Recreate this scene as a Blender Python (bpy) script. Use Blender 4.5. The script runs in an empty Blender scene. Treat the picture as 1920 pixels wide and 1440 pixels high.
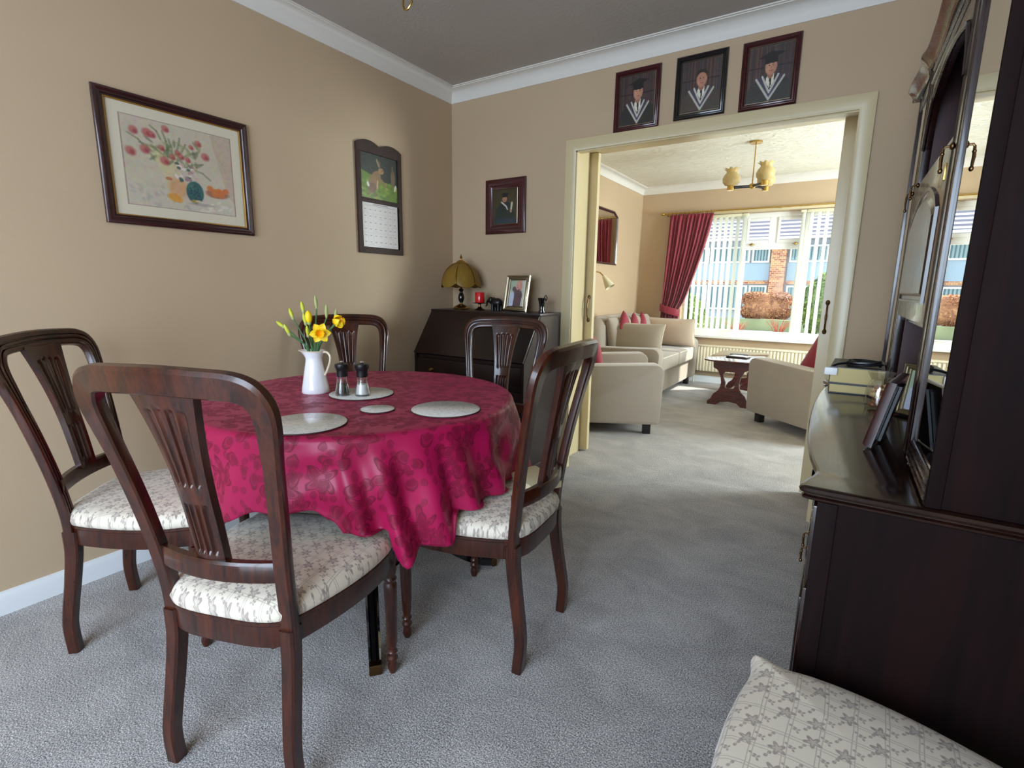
import bpy, bmesh, math, random
import numpy as np
from mathutils import Vector, Matrix
random.seed(7)
PI = math.pi
sin, cos, rad = math.sin, math.cos, math.radians
SC = bpy.context.scene
COL = SC.collection

# ---------------------------------------------------------------- camera, world, lights, exposure
def make_camera():
    f, yaw, pitch, roll = 953.8, 0.574136, 0.186647, 0.0137861
    fw = Vector((-sin(yaw)*cos(pitch), cos(yaw)*cos(pitch), -sin(pitch)))
    r = Vector((cos(yaw), sin(yaw), 0)); u = r.cross(fw)
    r2 = r*cos(roll) + u*sin(roll); u2 = -r*sin(roll) + u*cos(roll)
    cd = bpy.data.cameras.new('camera'); cam = bpy.data.objects.new('camera', cd); COL.objects.link(cam)
    cd.sensor_fit = 'HORIZONTAL'; cd.sensor_width = 36; cd.lens = f*36/1920; cd.clip_start = 0.02; cd.clip_end = 300
    m = Matrix((r2, u2, -fw)).transposed().to_4x4(); m.translation = (0, 0, 1.15)
    cam.matrix_world = m; SC.camera = cam
make_camera()

W = bpy.data.worlds.new('sky'); SC.world = W; W.use_nodes = True
bg = W.node_tree.nodes['Background']; bg.inputs[0].default_value = (0.80, 0.90, 1.0, 1); bg.inputs[1].default_value = 2.6
SC.view_settings.view_transform = 'Standard'; SC.view_settings.look = 'None'
SC.view_settings.exposure = 0.0; SC.view_settings.gamma = 1.0; SC.view_settings.use_curve_mapping = False
SC.cycles.use_denoising = True
SC.cycles.max_bounces = 10; SC.cycles.diffuse_bounces = 6; SC.cycles.glossy_bounces = 5; SC.cycles.transmission_bounces = 8
SC.cycles.transparent_max_bounces = 10
SC.cycles.sample_clamp_indirect = 6.0
SC.cycles.caustics_reflective = False; SC.cycles.caustics_refractive = False

def sun(name, d, e, col, ang):
    l = bpy.data.lights.new(name, 'SUN'); l.energy = e; l.color = col; l.angle = rad(ang)
    o = bpy.data.objects.new(name, l); COL.objects.link(o)
    o.rotation_euler = Vector(d).to_track_quat('-Z', 'Y').to_euler(); return o
def area(name, loc, d, sx, sy, e, col):
    l = bpy.data.lights.new(name, 'AREA'); l.shape = 'RECTANGLE'; l.size = sx; l.size_y = sy; l.energy = e; l.color = col
    o = bpy.data.objects.new(name, l); COL.objects.link(o); o.location = loc
    o.rotation_euler = Vector(d).to_track_quat('-Z', 'Z').to_euler(); return o
sun('sun', (-0.62, -0.55, -0.80), 11.0, (1.0, 0.95, 0.86), 2.0)
# added daylight lamps for assumed doors behind the camera and an assumed lounge window
area('added_rear_daylight', (-0.60, -1.78, 1.5), (-0.42, 1, -0.36), 2.1, 1.9, 140, (0.64, 0.80, 1.0))
area('added_lounge_daylight', (2.28, 5.0, 1.5), (-1, 0, -0.1), 2.0, 1.3, 350, (0.84, 0.97, 1.0))

# ---------------------------------------------------------------- node helpers
class NT:
    def __init__(s, name):
        s.m = bpy.data.materials.new(name); s.m.use_nodes = True; s.t = s.m.node_tree; s.n = s.t.nodes
        s.b = s.n['Principled BSDF']; s.out = s.n['Material Output']
    def link(s, a, b): s.t.links.new(a, b)
    def setin(s, sock, v):
        if isinstance(v, bpy.types.NodeSocket): s.link(v, sock)
        elif isinstance(v, (tuple, list)) and len(v) == 3 and sock.type == 'RGBA': sock.default_value = (*v, 1)
        else: sock.default_value = v
    def coord(s, kind='Object'):
        return s.n.new('ShaderNodeTexCoord').outputs[kind]
    def mapping(s, v, scale=(1, 1, 1), rot=(0, 0, 0), loc=(0, 0, 0)):
        n = s.n.new('ShaderNodeMapping'); s.link(v, n.inputs[0]); n.inputs['Scale'].default_value = scale
        n.inputs['Rotation'].default_value = rot; n.inputs['Location'].default_value = loc; return n.outputs[0]
    def math(s, op, a, b=0.0, c=0.0):
        n = s.n.new('ShaderNodeMath'); n.operation = op
        for i, v in enumerate((a, b, c)):
            if i < len(n.inputs): s.setin(n.inputs[i], v)
        return n.outputs[0]
    def noise(s, v, scale, detail=3, rough=0.55, dist=0.0):
        n = s.n.new('ShaderNodeTexNoise'); s.link(v, n.inputs['Vector']); n.inputs['Scale'].default_value = scale
        n.inputs['Detail'].default_value = detail; n.inputs['Roughness'].default_value = rough; n.inputs['Distortion'].default_value = dist
        return n.outputs['Fac']
    def voro(s, v, scale=1.0, dim='2D'):
        n = s.n.new('ShaderNodeTexVoronoi'); n.voronoi_dimensions = dim; s.link(v, n.inputs['Vector'])
        n.inputs['Scale'].default_value = scale; return n
    def ramp(s, v, stops, interp='LINEAR'):
        n = s.n.new('ShaderNodeValToRGB'); s.link(v, n.inputs[0]); e = n.color_ramp.elements; n.color_ramp.interpolation = interp
        e[0].position, e[0].color = stops[0][0], (*stops[0][1], 1); e[1].position, e[1].color = stops[1][0], (*stops[1][1], 1)
        for p, c in stops[2:]:
            k = e.new(p); k.color = (*c, 1)
        return n.outputs[0]
    def mix(s, f, a, b):
        n = s.n.new('ShaderNodeMix'); n.data_type = 'RGBA'; s.setin(n.inputs[0], f); s.setin(n.inputs[6], a); s.setin(n.inputs[7], b)
        return n.outputs[2]
    def sep(s, v):
        n = s.n.new('ShaderNodeSeparateXYZ'); s.link(v, n.inputs[0]); return n.outputs
    def comb(s, x, y, z=0.0):
        n = s.n.new('ShaderNodeCombineXYZ'); s.setin(n.inputs[0], x); s.setin(n.inputs[1], y); s.setin(n.inputs[2], z); return n.outputs[0]
    def vsub(s, a, b):
        n = s.n.new('ShaderNodeVectorMath'); n.operation = 'SUBTRACT'; s.link(a, n.inputs[0]); s.link(b, n.inputs[1]); return n.outputs[0]
    def bump(s, h, strength=0.3, dist=0.01):
        n = s.n.new('ShaderNodeBump'); s.link(h, n.inputs['Height']); n.inputs['Strength'].default_value = strength
        n.inputs['Distance'].default_value = dist; s.link(n.outputs[0], s.b.inputs['Normal']); return n
    def set(s, **k):
        names = dict(col='Base Color', rough='Roughness', metal='Metallic', spec='Specular IOR Level', ior='IOR', coat='Coat Weight',
                     coatr='Coat Roughness', trans='Transmission Weight', sheen='Sheen Weight', sheenr='Sheen Roughness', emis='Emission Color', emiss='Emission Strength',
                     alpha='Alpha', sss='Subsurface Weight')
        for a, v in k.items(): s.setin(s.b.inputs[names[a]], v)
        return s
def srgb(r, g, b):
    f = lambda c: (c/255/12.92) if c/255 <= 0.04045 else ((c/255+0.055)/1.055)**2.4
    return (f(r), f(g), f(b))
def simple(name, col, rough=0.5, **k):
    n = NT(name); n.set(col=col, rough=rough, **k)
    if k.get('trans', 0) == 0 and k.get('metal', 0) == 0:
        h = n.noise(n.coord(), 60, 2); n.setin(n.b.inputs['Roughness'], n.math('MULTIPLY_ADD', h, 0.08, rough-0.04))
    return n.m
def metal(name, col, rough=0.25):
    n = NT(name); n.set(col=col, metal=1.0); h = n.noise(n.coord(), 40, 3)
    n.setin(n.b.inputs['Roughness'], n.math('MULTIPLY_ADD', h, 0.15, rough-0.07)); return n.m
def wood(name, dark, light, scale=1.0, rough=0.22, coat=0.5, axis='Z'):
    n = NT(name); c = n.coord()
    sc = {'Z': (14, 14, 1.3), 'X': (1.3, 14, 14), 'Y': (14, 1.3, 14)}[axis]
    g = n.noise(n.mapping(c, scale=tuple(v*scale for v in sc)), 3.0, 5, 0.6, 1.2)
    g2 = n.noise(n.mapping(c, scale=tuple(v*scale*4 for v in sc)), 6.0, 2, 0.5)
    v = n.math('ADD', n.math('MULTIPLY', g, 0.8), n.math('MULTIPLY', g2, 0.2))
    n.set(col=n.ramp(v, [(0.35, dark), (0.68, light)]), coat=coat, coatr=0.08)
    n.setin(n.b.inputs['Roughness'], n.math('MULTIPLY_ADD', g2, 0.12, rough))
    n.bump(g2, 0.015, 0.001); return n.m
def paint(name, col, bumps=0.12, scale=180, rough=0.75, var=0.04):
    n = NT(name); c = n.coord(); a = n.noise(c, 1.3, 3); b = n.noise(c, scale, 3)
    lo = tuple(x*(1-var) for x in col); hi = tuple(min(1, x*(1+var)) for x in col)
    n.set(col=n.ramp(a, [(0.3, lo), (0.7, hi)]), rough=rough); n.bump(b, bumps, 0.002); return n.m

M = {}
M['wall'] = paint('wall_paint_tan', srgb(188, 164, 134))
M['ceil'] = paint('ceiling_paint', srgb(180, 173, 166), 0.5, 60)
M['artex'] = None
def m_artex():
    n = NT('textured_ceiling'); c = n.coord()
    a = n.noise(n.mapping(c, scale=(1, 2.2, 1)), 9, 4, 0.6, 1.5)
    n.set(col=n.ramp(a, [(0.3, srgb(226, 224, 208)), (0.7, srgb(240, 238, 226))]), rough=0.8); n.bump(a, 0.8, 0.02); return n.m
M['artex'] = m_artex()
M['cove'] = paint('coving_white', srgb(222, 218, 210), 0.05, 100, 0.6, 0.01)
M['gloss'] = paint('cream_gloss_paint', srgb(204, 188, 148), 0.05, 60, 0.28, 0.015)
M['skirt'] = paint('white_gloss_paint', srgb(225, 228, 230), 0.04, 60, 0.3, 0.01)
M['upvc'] = simple('white_plastic_frame', srgb(236, 236, 230), 0.3)
def m_carpet():
    n = NT('grey_carpet'); c = n.coord()
    f = n.noise(c, 250, 2, 0.75); g = n.noise(n.mapping(c, scale=(1, 1.5, 1), rot=(0, 0, 0.5)), 4.0, 4, 0.6, 0.6); h = n.noise(c, 85, 3)
    v = n.math('ADD', n.math('MULTIPLY', f, 0.84), n.math('MULTIPLY', g, 0.16))
    n.set(col=n.ramp(v, [(0.38, srgb(92, 89, 91)), (0.5, srgb(160, 156, 155)), (0.62, srgb(222, 218, 214))]), rough=0.95, sheen=0.25, sheenr=0.5, spec=0.1)
    hh = n.math('ADD', f, n.math('MULTIPLY', g, 1.2)); n.bump(n.math('ADD', hh, h), 0.5, 0.01); return n.m
M['carpet'] = m_carpet()
M['chair'] = wood('mahogany_chair_wood', srgb(22, 7, 5), srgb(78, 31, 11), 1.0, 0.24, 0.3)
M['desk'] = wood('dark_mahogany_desk', srgb(18, 6, 6), srgb(36, 13, 12), 0.7, 0.3, 0.15, 'X')
M['cab'] = wood('dark_mahogany_cabinet', srgb(20, 7, 6), srgb(38, 12, 10), 0.6, 0.2, 0.4)
M['side'] = wood('shaded_mahogany_side', srgb(12, 4, 4), srgb(26, 8, 7), 0.6, 0.6, 0.0)  # darker, sheenless copy of the cabinet mahogany, shade put into the near-face colour
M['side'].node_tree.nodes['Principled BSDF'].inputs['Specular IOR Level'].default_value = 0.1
M['top'] = wood('polished_counter_wood', srgb(20, 9, 7), srgb(38, 18, 12), 0.6, 0.10, 0.15, 'Y')
M['top'].node_tree.nodes['Principled BSDF'].inputs['Specular IOR Level'].default_value = 0.35
M['niche'] = wood('red_brown_back_board', srgb(40, 12, 10), srgb(70, 22, 16), 0.6, 0.35, 0.1)
M['table'] = wood('coffee_table_wood', srgb(58, 18, 16), srgb(96, 36, 28), 0.9, 0.2, 0.6, 'X')
M['frame'] = wood('dark_picture_frame', srgb(34, 12, 14), srgb(62, 22, 22), 1.5, 0.3, 0.4, 'X')
M['redframe'] = wood('maroon_picture_frame', srgb(44, 10, 14), srgb(78, 18, 22), 1.5, 0.3, 0.4, 'X')
M['blackframe'] = simple('black_frame', srgb(26, 24, 24), 0.25, coat=0.4)
M['calframe'] = wood('calendar_frame_wood', srgb(34, 18, 12), srgb(62, 36, 24), 1.5, 0.6, 0.0)
M['gold'] = metal('gilt', srgb(190, 150, 80), 0.35)
M['brass'] = metal('brass', srgb(190, 155, 85), 0.22)
M['bronze'] = metal('dark_bronze', srgb(110, 84, 56), 0.3)
M['pewter'] = metal('champagne_frame_metal', srgb(176, 166, 142), 0.35)
M['chrome'] = metal('steel', srgb(210, 210, 212), 0.15)
M['mirror'] = metal('mirror_silver', (0.86, 0.87, 0.86), 0.08)
M['mirror'].node_tree.nodes['Principled BSDF'].inputs['Roughness'].default_value = 0.0
for l in list(M['mirror'].node_tree.links):
    if l.to_socket.name == 'Roughness': M['mirror'].node_tree.links.remove(l)
M['enamel'] = simple('white_enamel', srgb(236, 238, 242), 0.12, coat=0.5)
M['cream_enamel'] = simple('cream_enamel', srgb(222, 206, 180), 0.2, coat=0.3)
M['black'] = simple('black_satin', srgb(20, 20, 22), 0.35)
M['blackgloss'] = simple('black_gloss', srgb(16, 15, 15), 0.12, coat=0.5)
M['rubber'] = simple('black_foot', srgb(22, 18, 16), 0.5)
M['glass'] = simple('clear_glass', (0.97, 0.98, 0.98), 0.02, trans=1.0, ior=1.45)
def m_pane(name='window_glass', pw=4.0, k=0.6, base=0.006):
    n = NT(name); n.n.remove(n.b)
    t = n.n.new('ShaderNodeBsdfTransparent'); g = n.n.new('ShaderNodeBsdfGlossy'); g.inputs['Roughness'].default_value = 0.0
    t.inputs[0].default_value = (0.97, 0.985, 0.98, 1)
    mx = n.n.new('ShaderNodeMixShader'); fr = n.n.new('ShaderNodeLayerWeight'); fr.inputs[0].default_value = 0.5
    n.link(n.math('MULTIPLY_ADD', n.math('POWER', fr.outputs['Facing'], pw), k, base), mx.inputs[0]); n.link(t.outputs[0], mx.inputs[1]); n.link(g.outputs[0], mx.inputs[2]); n.link(mx.outputs[0], n.out.inputs[0]); return n.m
M['pane'] = m_pane()
M['thin'] = m_pane('thin_glass', 1.8, 0.75, 0.07)
M['salt'] = simple('white_salt', srgb(238, 238, 240), 0.8)
M['pepper'] = simple('peppercorns', srgb(38, 34, 32), 0.7)
M['candle'] = simple('red_wax', srgb(205, 18, 26), 0.22, coat=0.6)
M['petal'] = simple('yellow_petal', srgb(250, 214, 20), 0.5, sss=0.1)
M['trumpet'] = simple('deep_yellow_trumpet', srgb(248, 186, 10), 0.5)
M['bud'] = simple('green_yellow_bud', srgb(196, 200, 60), 0.55)
M['sheath'] = simple('papery_sheath', srgb(168, 176, 110), 0.7)
M['stem'] = simple('green_stem', srgb(74, 118, 70), 0.5)
M['amber'] = None
def m_amber(name, col, tr, rough=0.25):
    n = NT(name); c = n.coord(); v = n.noise(n.mapping(c, scale=(1, 1, 0.3)), 60, 2)
    n.set(col=n.ramp(v, [(0.3, tuple(x*0.85 for x in col)), (0.7, col)]), rough=rough, trans=tr, ior=1.2); return n.m
M['amber'] = m_amber('amber_glass', srgb(168, 132, 58), 0.35)
M['shade'] = m_amber('honey_glass_shade', srgb(240, 212, 150), 0.4)
M['cream_shade'] = simple('cream_lamp_shade', srgb(214, 206, 176), 0.5)
M['cream_rad'] = simple('cream_radiator_enamel', srgb(232, 222, 194), 0.35)
def m_cloth(name, col, scale=500, var=0.12, rough=0.9, sheen=0.3):
    n = NT(name); c = n.coord(); v = n.noise(c, scale, 2, 0.7); w = n.noise(c, 4, 3)
    vv = n.math('ADD', n.math('MULTIPLY', v, 0.7), n.math('MULTIPLY', w, 0.3))
    n.set(col=n.ramp(vv, [(0.3, tuple(x*(1-var) for x in col)), (0.7, tuple(min(1, x*(1+var)) for x in col))]), rough=rough, sheen=sheen)
    n.bump(v, 0.25, 0.002); return n.m
M['sofa'] = m_cloth('beige_chenille', srgb(156, 145, 132), 420, 0.14)
M['sofa2'] = m_cloth('taupe_cushion_cloth', srgb(150, 138, 120), 420, 0.12)
M['cush'] = m_cloth('peach_beige_cushion_cloth', srgb(190, 170, 148), 420, 0.1)
M['piping'] = m_cloth('pale_piping', srgb(200, 192, 176), 420, 0.06)
M['red'] = m_cloth('claret_cushion_cloth', srgb(134, 18, 44), 420, 0.15, 0.8)
M['curtain'] = m_cloth('claret_curtain_cloth', srgb(140, 26, 48), 200, 0.12, 0.6, 0.5)
M['card'] = simple('cream_card', srgb(214, 200, 160), 0.7)
M['mount'] = simple('ivory_mount_board', srgb(206, 196, 172), 0.8)
M['page'] = simple('cream_page_edges', srgb(206, 186, 130), 0.8)
M['white'] = simple('white_plastic', srgb(235, 235, 232), 0.4)
M['bookcover'] = simple('dark_book_cover', srgb(40, 34, 34), 0.4)
def m_slat():
    n = NT('white_blind_fabric'); v = n.noise(n.coord(), 300, 2)
    n.n.remove(n.b); d = n.n.new('ShaderNodeBsdfDiffuse'); t = n.n.new('ShaderNodeBsdfTranslucent'); mx = n.n.new('ShaderNodeMixShader'); mx.inputs[0].default_value = 0.8
    c = n.ramp(v, [(0.3, srgb(242, 244, 238)), (0.7, srgb(252, 252, 248))]); n.link(c, d.inputs[0]); n.link(c, t.inputs[0])
    n.link(d.outputs[0], mx.inputs[1]); n.link(t.outputs[0], mx.inputs[2]); n.link(mx.outputs[0], n.out.inputs[0]); return n.m
M['slat'] = m_slat()
M['track'] = simple('cream_blind_track', srgb(228, 224, 190), 0.45)

def petal_mask(n, vec, R, lobes, depth, phase=0.0, soft=0.03):
    """1 inside a lobed flower of radius R around the origin of vec"""
    x, y, z = n.sep(vec)
    a = n.math('ARCTAN2', y, x); r = n.math('SQRT', n.math('ADD', n.math('MULTIPLY', x, x), n.math('MULTIPLY', y, y)))
    lob = n.math('COSINE', n.math('ADD', n.math('MULTIPLY', a, float(lobes)), phase))
    lim = n.math('MULTIPLY', n.math('MULTIPLY_ADD', lob, depth, 1-depth), R)
    d = n.math('SUBTRACT', lim, r)
    return n.math('MULTIPLY', n.math('ADD', n.math('DIVIDE', d, soft), 0.5), 1.0), r, lim
def clamp01(n, v):
    k = n.n.new('ShaderNodeClamp'); n.link(v, k.inputs[0]); return k.outputs[0]
def m_damask():
    n = NT('burgundy_damask'); uv = n.coord('UV')
    def layer(scale, off, R, lobes, depth, k):
        p = n.mapping(uv, scale=(scale, scale, 1), loc=(off, off*1.7, 0))
        w = n.n.new('ShaderNodeVectorMath'); w.operation = 'ADD'; n.link(p, w.inputs[0])
        nz = n.n.new('ShaderNodeTexNoise'); n.link(p, nz.inputs['Vector']); nz.inputs['Scale'].default_value = 1.6; nz.inputs['Detail'].default_value = 2
        wm = n.n.new('ShaderNodeVectorMath'); wm.operation = 'MULTIPLY'; n.link(nz.outputs['Color'], wm.inputs[0]); wm.inputs[1].default_value = (0.35, 0.35, 0); n.link(wm.outputs[0], w.inputs[1])
        v = n.voro(w.outputs[0], 1.0); v.inputs['Randomness'].default_value = 0.75
        d = n.vsub(w.outputs[0], v.outputs['Position'])
        ph = n.math('MULTIPLY', n.sep(v.outputs['Color'])[0], 20.0)
        m, r, lim = petal_mask(n, d, R, lobes, depth, ph, 0.04)
        m = clamp01(n, m)
        # thin outline and centre
        ring = n.math('SUBTRACT', 1.0, clamp01(n, n.math('MULTIPLY', n.math('ABSOLUTE', n.math('SUBTRACT', n.math('MULTIPLY', lim, 0.72), r)), 22.0)))
        core = clamp01(n, n.math('MULTIPLY', n.math('SUBTRACT', 0.09, r), 40.0))
        edge = n.math('SUBTRACT', 1.0, clamp01(n, n.math('MULTIPLY', n.math('ABSOLUTE', n.math('SUBTRACT', n.math('MULTIPLY', lim, 0.93), r)), 16.0)))
        return n.math('MULTIPLY', m, n.math('MAXIMUM', n.math('MULTIPLY', edge, 1.0), n.math('MULTIPLY_ADD', n.math('MAXIMUM', ring, core), -k*0.6, 0.68)))
    a = layer(6.8, 0.3, 0.40, 6, 0.30, 0.8)
    b = layer(9.5, 3.1, 0.46, 2, 0.62, 0.7)
    c = layer(15.0, 7.7, 0.42, 2, 0.60, 0.5)
    m = n.math('MAXIMUM', a, n.math('MAXIMUM', b, n.math('MULTIPLY', c, 0.8)))
    w = n.noise(uv, 900, 1)
    n.set(col=n.mix(m, srgb(164, 20, 74), srgb(104, 2, 36)), sheen=0.12, sheenr=0.35, spec=0.35)
    n.setin(n.b.inputs['Sheen Tint'], srgb(225, 110, 160))
    n.setin(n.b.inputs['Roughness'], n.math('MULTIPLY_ADD', m, 0.22, 0.36))
    n.bump(n.math('ADD', m, n.math('MULTIPLY', w, 0.2)), 0.12, 0.002); return n.m
M['damask'] = m_damask()
def m_seat():
    n = NT('ivy_lattice_seat_fabric'); c = n.coord(); s = 24.0
    nz = n.noise(c, 9, 2); p = n.mapping(c, scale=(s, s, s), rot=(0, 0, 0.06)); x, y, z = n.sep(p)
    x = n.math('ADD', x, n.math('MULTIPLY', nz, 0.35)); y = n.math('ADD', y, n.math('MULTIPLY', n.noise(c, 7, 2), 0.35))
    fx = n.math('FRACT', x); fy = n.math('FRACT', y)
    def lines(f):
        d = n.math('ABSOLUTE', n.math('SUBTRACT', f, 0.5))     # 0.5 on the lattice line
        e = n.math('ABSOLUTE', n.math('SUBTRACT', d, 0.435))
        return n.math('SUBTRACT', 1.0, clamp01(n, n.math('MULTIPLY', e, 34.0)))
    L = n.math('MAXIMUM', lines(fx), lines(fy))
    def motif(ox, oy, R, lobes, depth, ph, alt=False):
        gx = n.math('ADD', x, ox); gy = n.math('ADD', y, oy)
        vx = n.math('SUBTRACT', n.math('FRACT', gx), 0.5); vy = n.math('SUBTRACT', n.math('FRACT', gy), 0.5)
        if alt:
            cell = n.math('ADD', n.math('FLOOR', gx), n.math('MULTIPLY', n.math('FLOOR', gy), 2.0))
            keep = n.math('GREATER_THAN', n.math('FRACT', n.math('MULTIPLY', cell, 0.3334)), 0.2)
            ph = n.math('MULTIPLY', cell, 1.3)
        m, r, lim = petal_mask(n, n.comb(vx, vy), R, lobes, depth, ph, 0.05); m = clamp01(n, m)
        inner = n.math('MULTIPLY', clamp01(n, n.math('MULTIPLY', n.math('SUBTRACT', n.math('MULTIPLY', lim, 0.62), r), 20.0)), 0.45)
        m = n.math('SUBTRACT', m, inner)
        return n.math('MULTIPLY', m, keep) if alt else m
    a = motif(0.32, 0.28, 0.33, 5, 0.27, 0.6, True)
    b = motif(0.72, 0.02, 0.17, 2, 0.6, 1.0); cc = motif(0.05, 0.74, 0.15, 3, 0.5, 2.0); d = motif(0.92, 0.6, 0.14, 2, 0.6, 3.9)
    m = n.math('MAXIMUM', n.math('MULTIPLY', L, 0.8), n.math('MAXIMUM', a, n.math('MAXIMUM', b, n.math('MAXIMUM', cc, d))))
    m = n.math('MULTIPLY', m, n.math('MULTIPLY_ADD', n.noise(c, 60, 2), 0.5, 0.5))
    n.set(col=n.mix(m, srgb(216, 206, 188), srgb(124, 110, 106)), rough=0.6, sheen=0.25)
    n.bump(n.noise(c, 600, 1), 0.15, 0.001); return n.m
M['seat'] = m_seat()
def m_mat():
    n = NT('white_leafy_placemat'); c = n.coord(); p = n.mapping(c, scale=(42, 42, 42)); v = n.voro(p, 1.0, '3D')
    d = n.vsub(p, v.outputs['Position']); ph = n.math('MULTIPLY', n.sep(v.outputs['Color'])[0], 20.0)
    m, r, lim = petal_mask(n, d, 0.30, 2, 0.6, ph, 0.08); m = clamp01(n, m)
    n.set(col=n.mix(n.math('MULTIPLY', m, 0.5), srgb(240, 240, 236), srgb(170, 178, 170)), rough=0.22, coat=0.4); return n.m
M['mat'] = m_mat()
M['cork'] = simple('brown_mat_edge', srgb(74, 44, 38), 0.7)
def m_print():
    n = NT('printed_paper'); a = n.n.new('ShaderNodeVertexColor'); a.layer_name = 'Col'; n.set(col=a.outputs[0], rough=0.35, coat=0.5); return n.m
M['print'] = m_print()
def m_brick():
    n = NT('orange_brick'); b = n.n.new('ShaderNodeTexBrick'); c = n.coord(); x, y, z = n.sep(c); n.link(n.comb(x, z), b.inputs['Vector'])
    b.inputs['Scale'].default_value = 2.6; b.inputs['Color1'].default_value = (*srgb(168, 92, 66), 1); b.inputs['Color2'].default_value = (*srgb(222, 168, 112), 1)
    b.inputs['Mortar'].default_value = (*srgb(222, 210, 196), 1); n.set(col=b.outputs[0], rough=0.9); return n.m
M['brick'] = m_brick()
M['clad'] = paint('pale_blue_cladding', srgb(168, 190, 206), 0.05, 30, 0.6, 0.02)
M['housewall'] = paint('pale_house_wall', srgb(178, 190, 198), 0.1, 30, 0.8, 0.02)
def m_tiles():
    n = NT('roof_tiles'); c = n.coord(); x, y, z = n.sep(c)
    f = n.math('FRACT', n.math('MULTIPLY', z, 4.6)); v = n.noise(c, 3, 3)
    n.set(col=n.mix(clamp01(n, n.math('MULTIPLY', n.math('SUBTRACT', f, 0.42), 12.0)), n.ramp(v, [(0.3, srgb(160, 160, 172)), (0.7, srgb(196, 196, 204))]), srgb(92, 92, 108)), rough=0.8); return n.m
M['tiles'] = m_tiles()
def m_housewin():
    n = NT('far_window_with_blinds'); c = n.coord(); x, y, z = n.sep(c); f = n.math('FRACT', n.math('MULTIPLY', x, 7.0))
    n.set(col=n.mix(clamp01(n, n.math('MULTIPLY', n.math('SUBTRACT', f, 0.5), 9.0)), srgb(150, 176, 178), srgb(86, 116, 126)), rough=0.25); return n.m
M['hwin'] = m_housewin()
def m_leaf(name, a, b, c3):
    n = NT(name); c = n.coord(); v = n.noise(c, 7, 4, 0.7); w = n.noise(c, 26, 2)
    vv = n.math('ADD', n.math('MULTIPLY', v, 0.6), n.math('MULTIPLY', w, 0.4)); n.set(col=n.ramp(vv, [(0.35, a), (0.5, b), (0.66, c3)]), rough=0.8); return n.m
M['hedge'] = m_leaf('copper_hedge_leaves', srgb(120, 96, 84), srgb(178, 122, 88), srgb(214, 170, 120))
M['bush'] = m_leaf('green_bush_leaves', srgb(72, 92, 52), srgb(120, 146, 72), srgb(176, 190, 104))
M['dogwood'] = m_leaf('red_stems', srgb(150, 80, 60), srgb(186, 110, 84), srgb(210, 150, 120))
M['gwall'] = paint('mossy_garden_wall', srgb(150, 158, 120), 0.5, 20, 0.9, 0.12)
M['ground'] = paint('pale_paving', srgb(170, 170, 164), 0.3, 30, 0.9, 0.06)
M['carpaint'] = simple('dark_car_paint', srgb(60, 70, 86), 0.2, coat=0.8)

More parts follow.
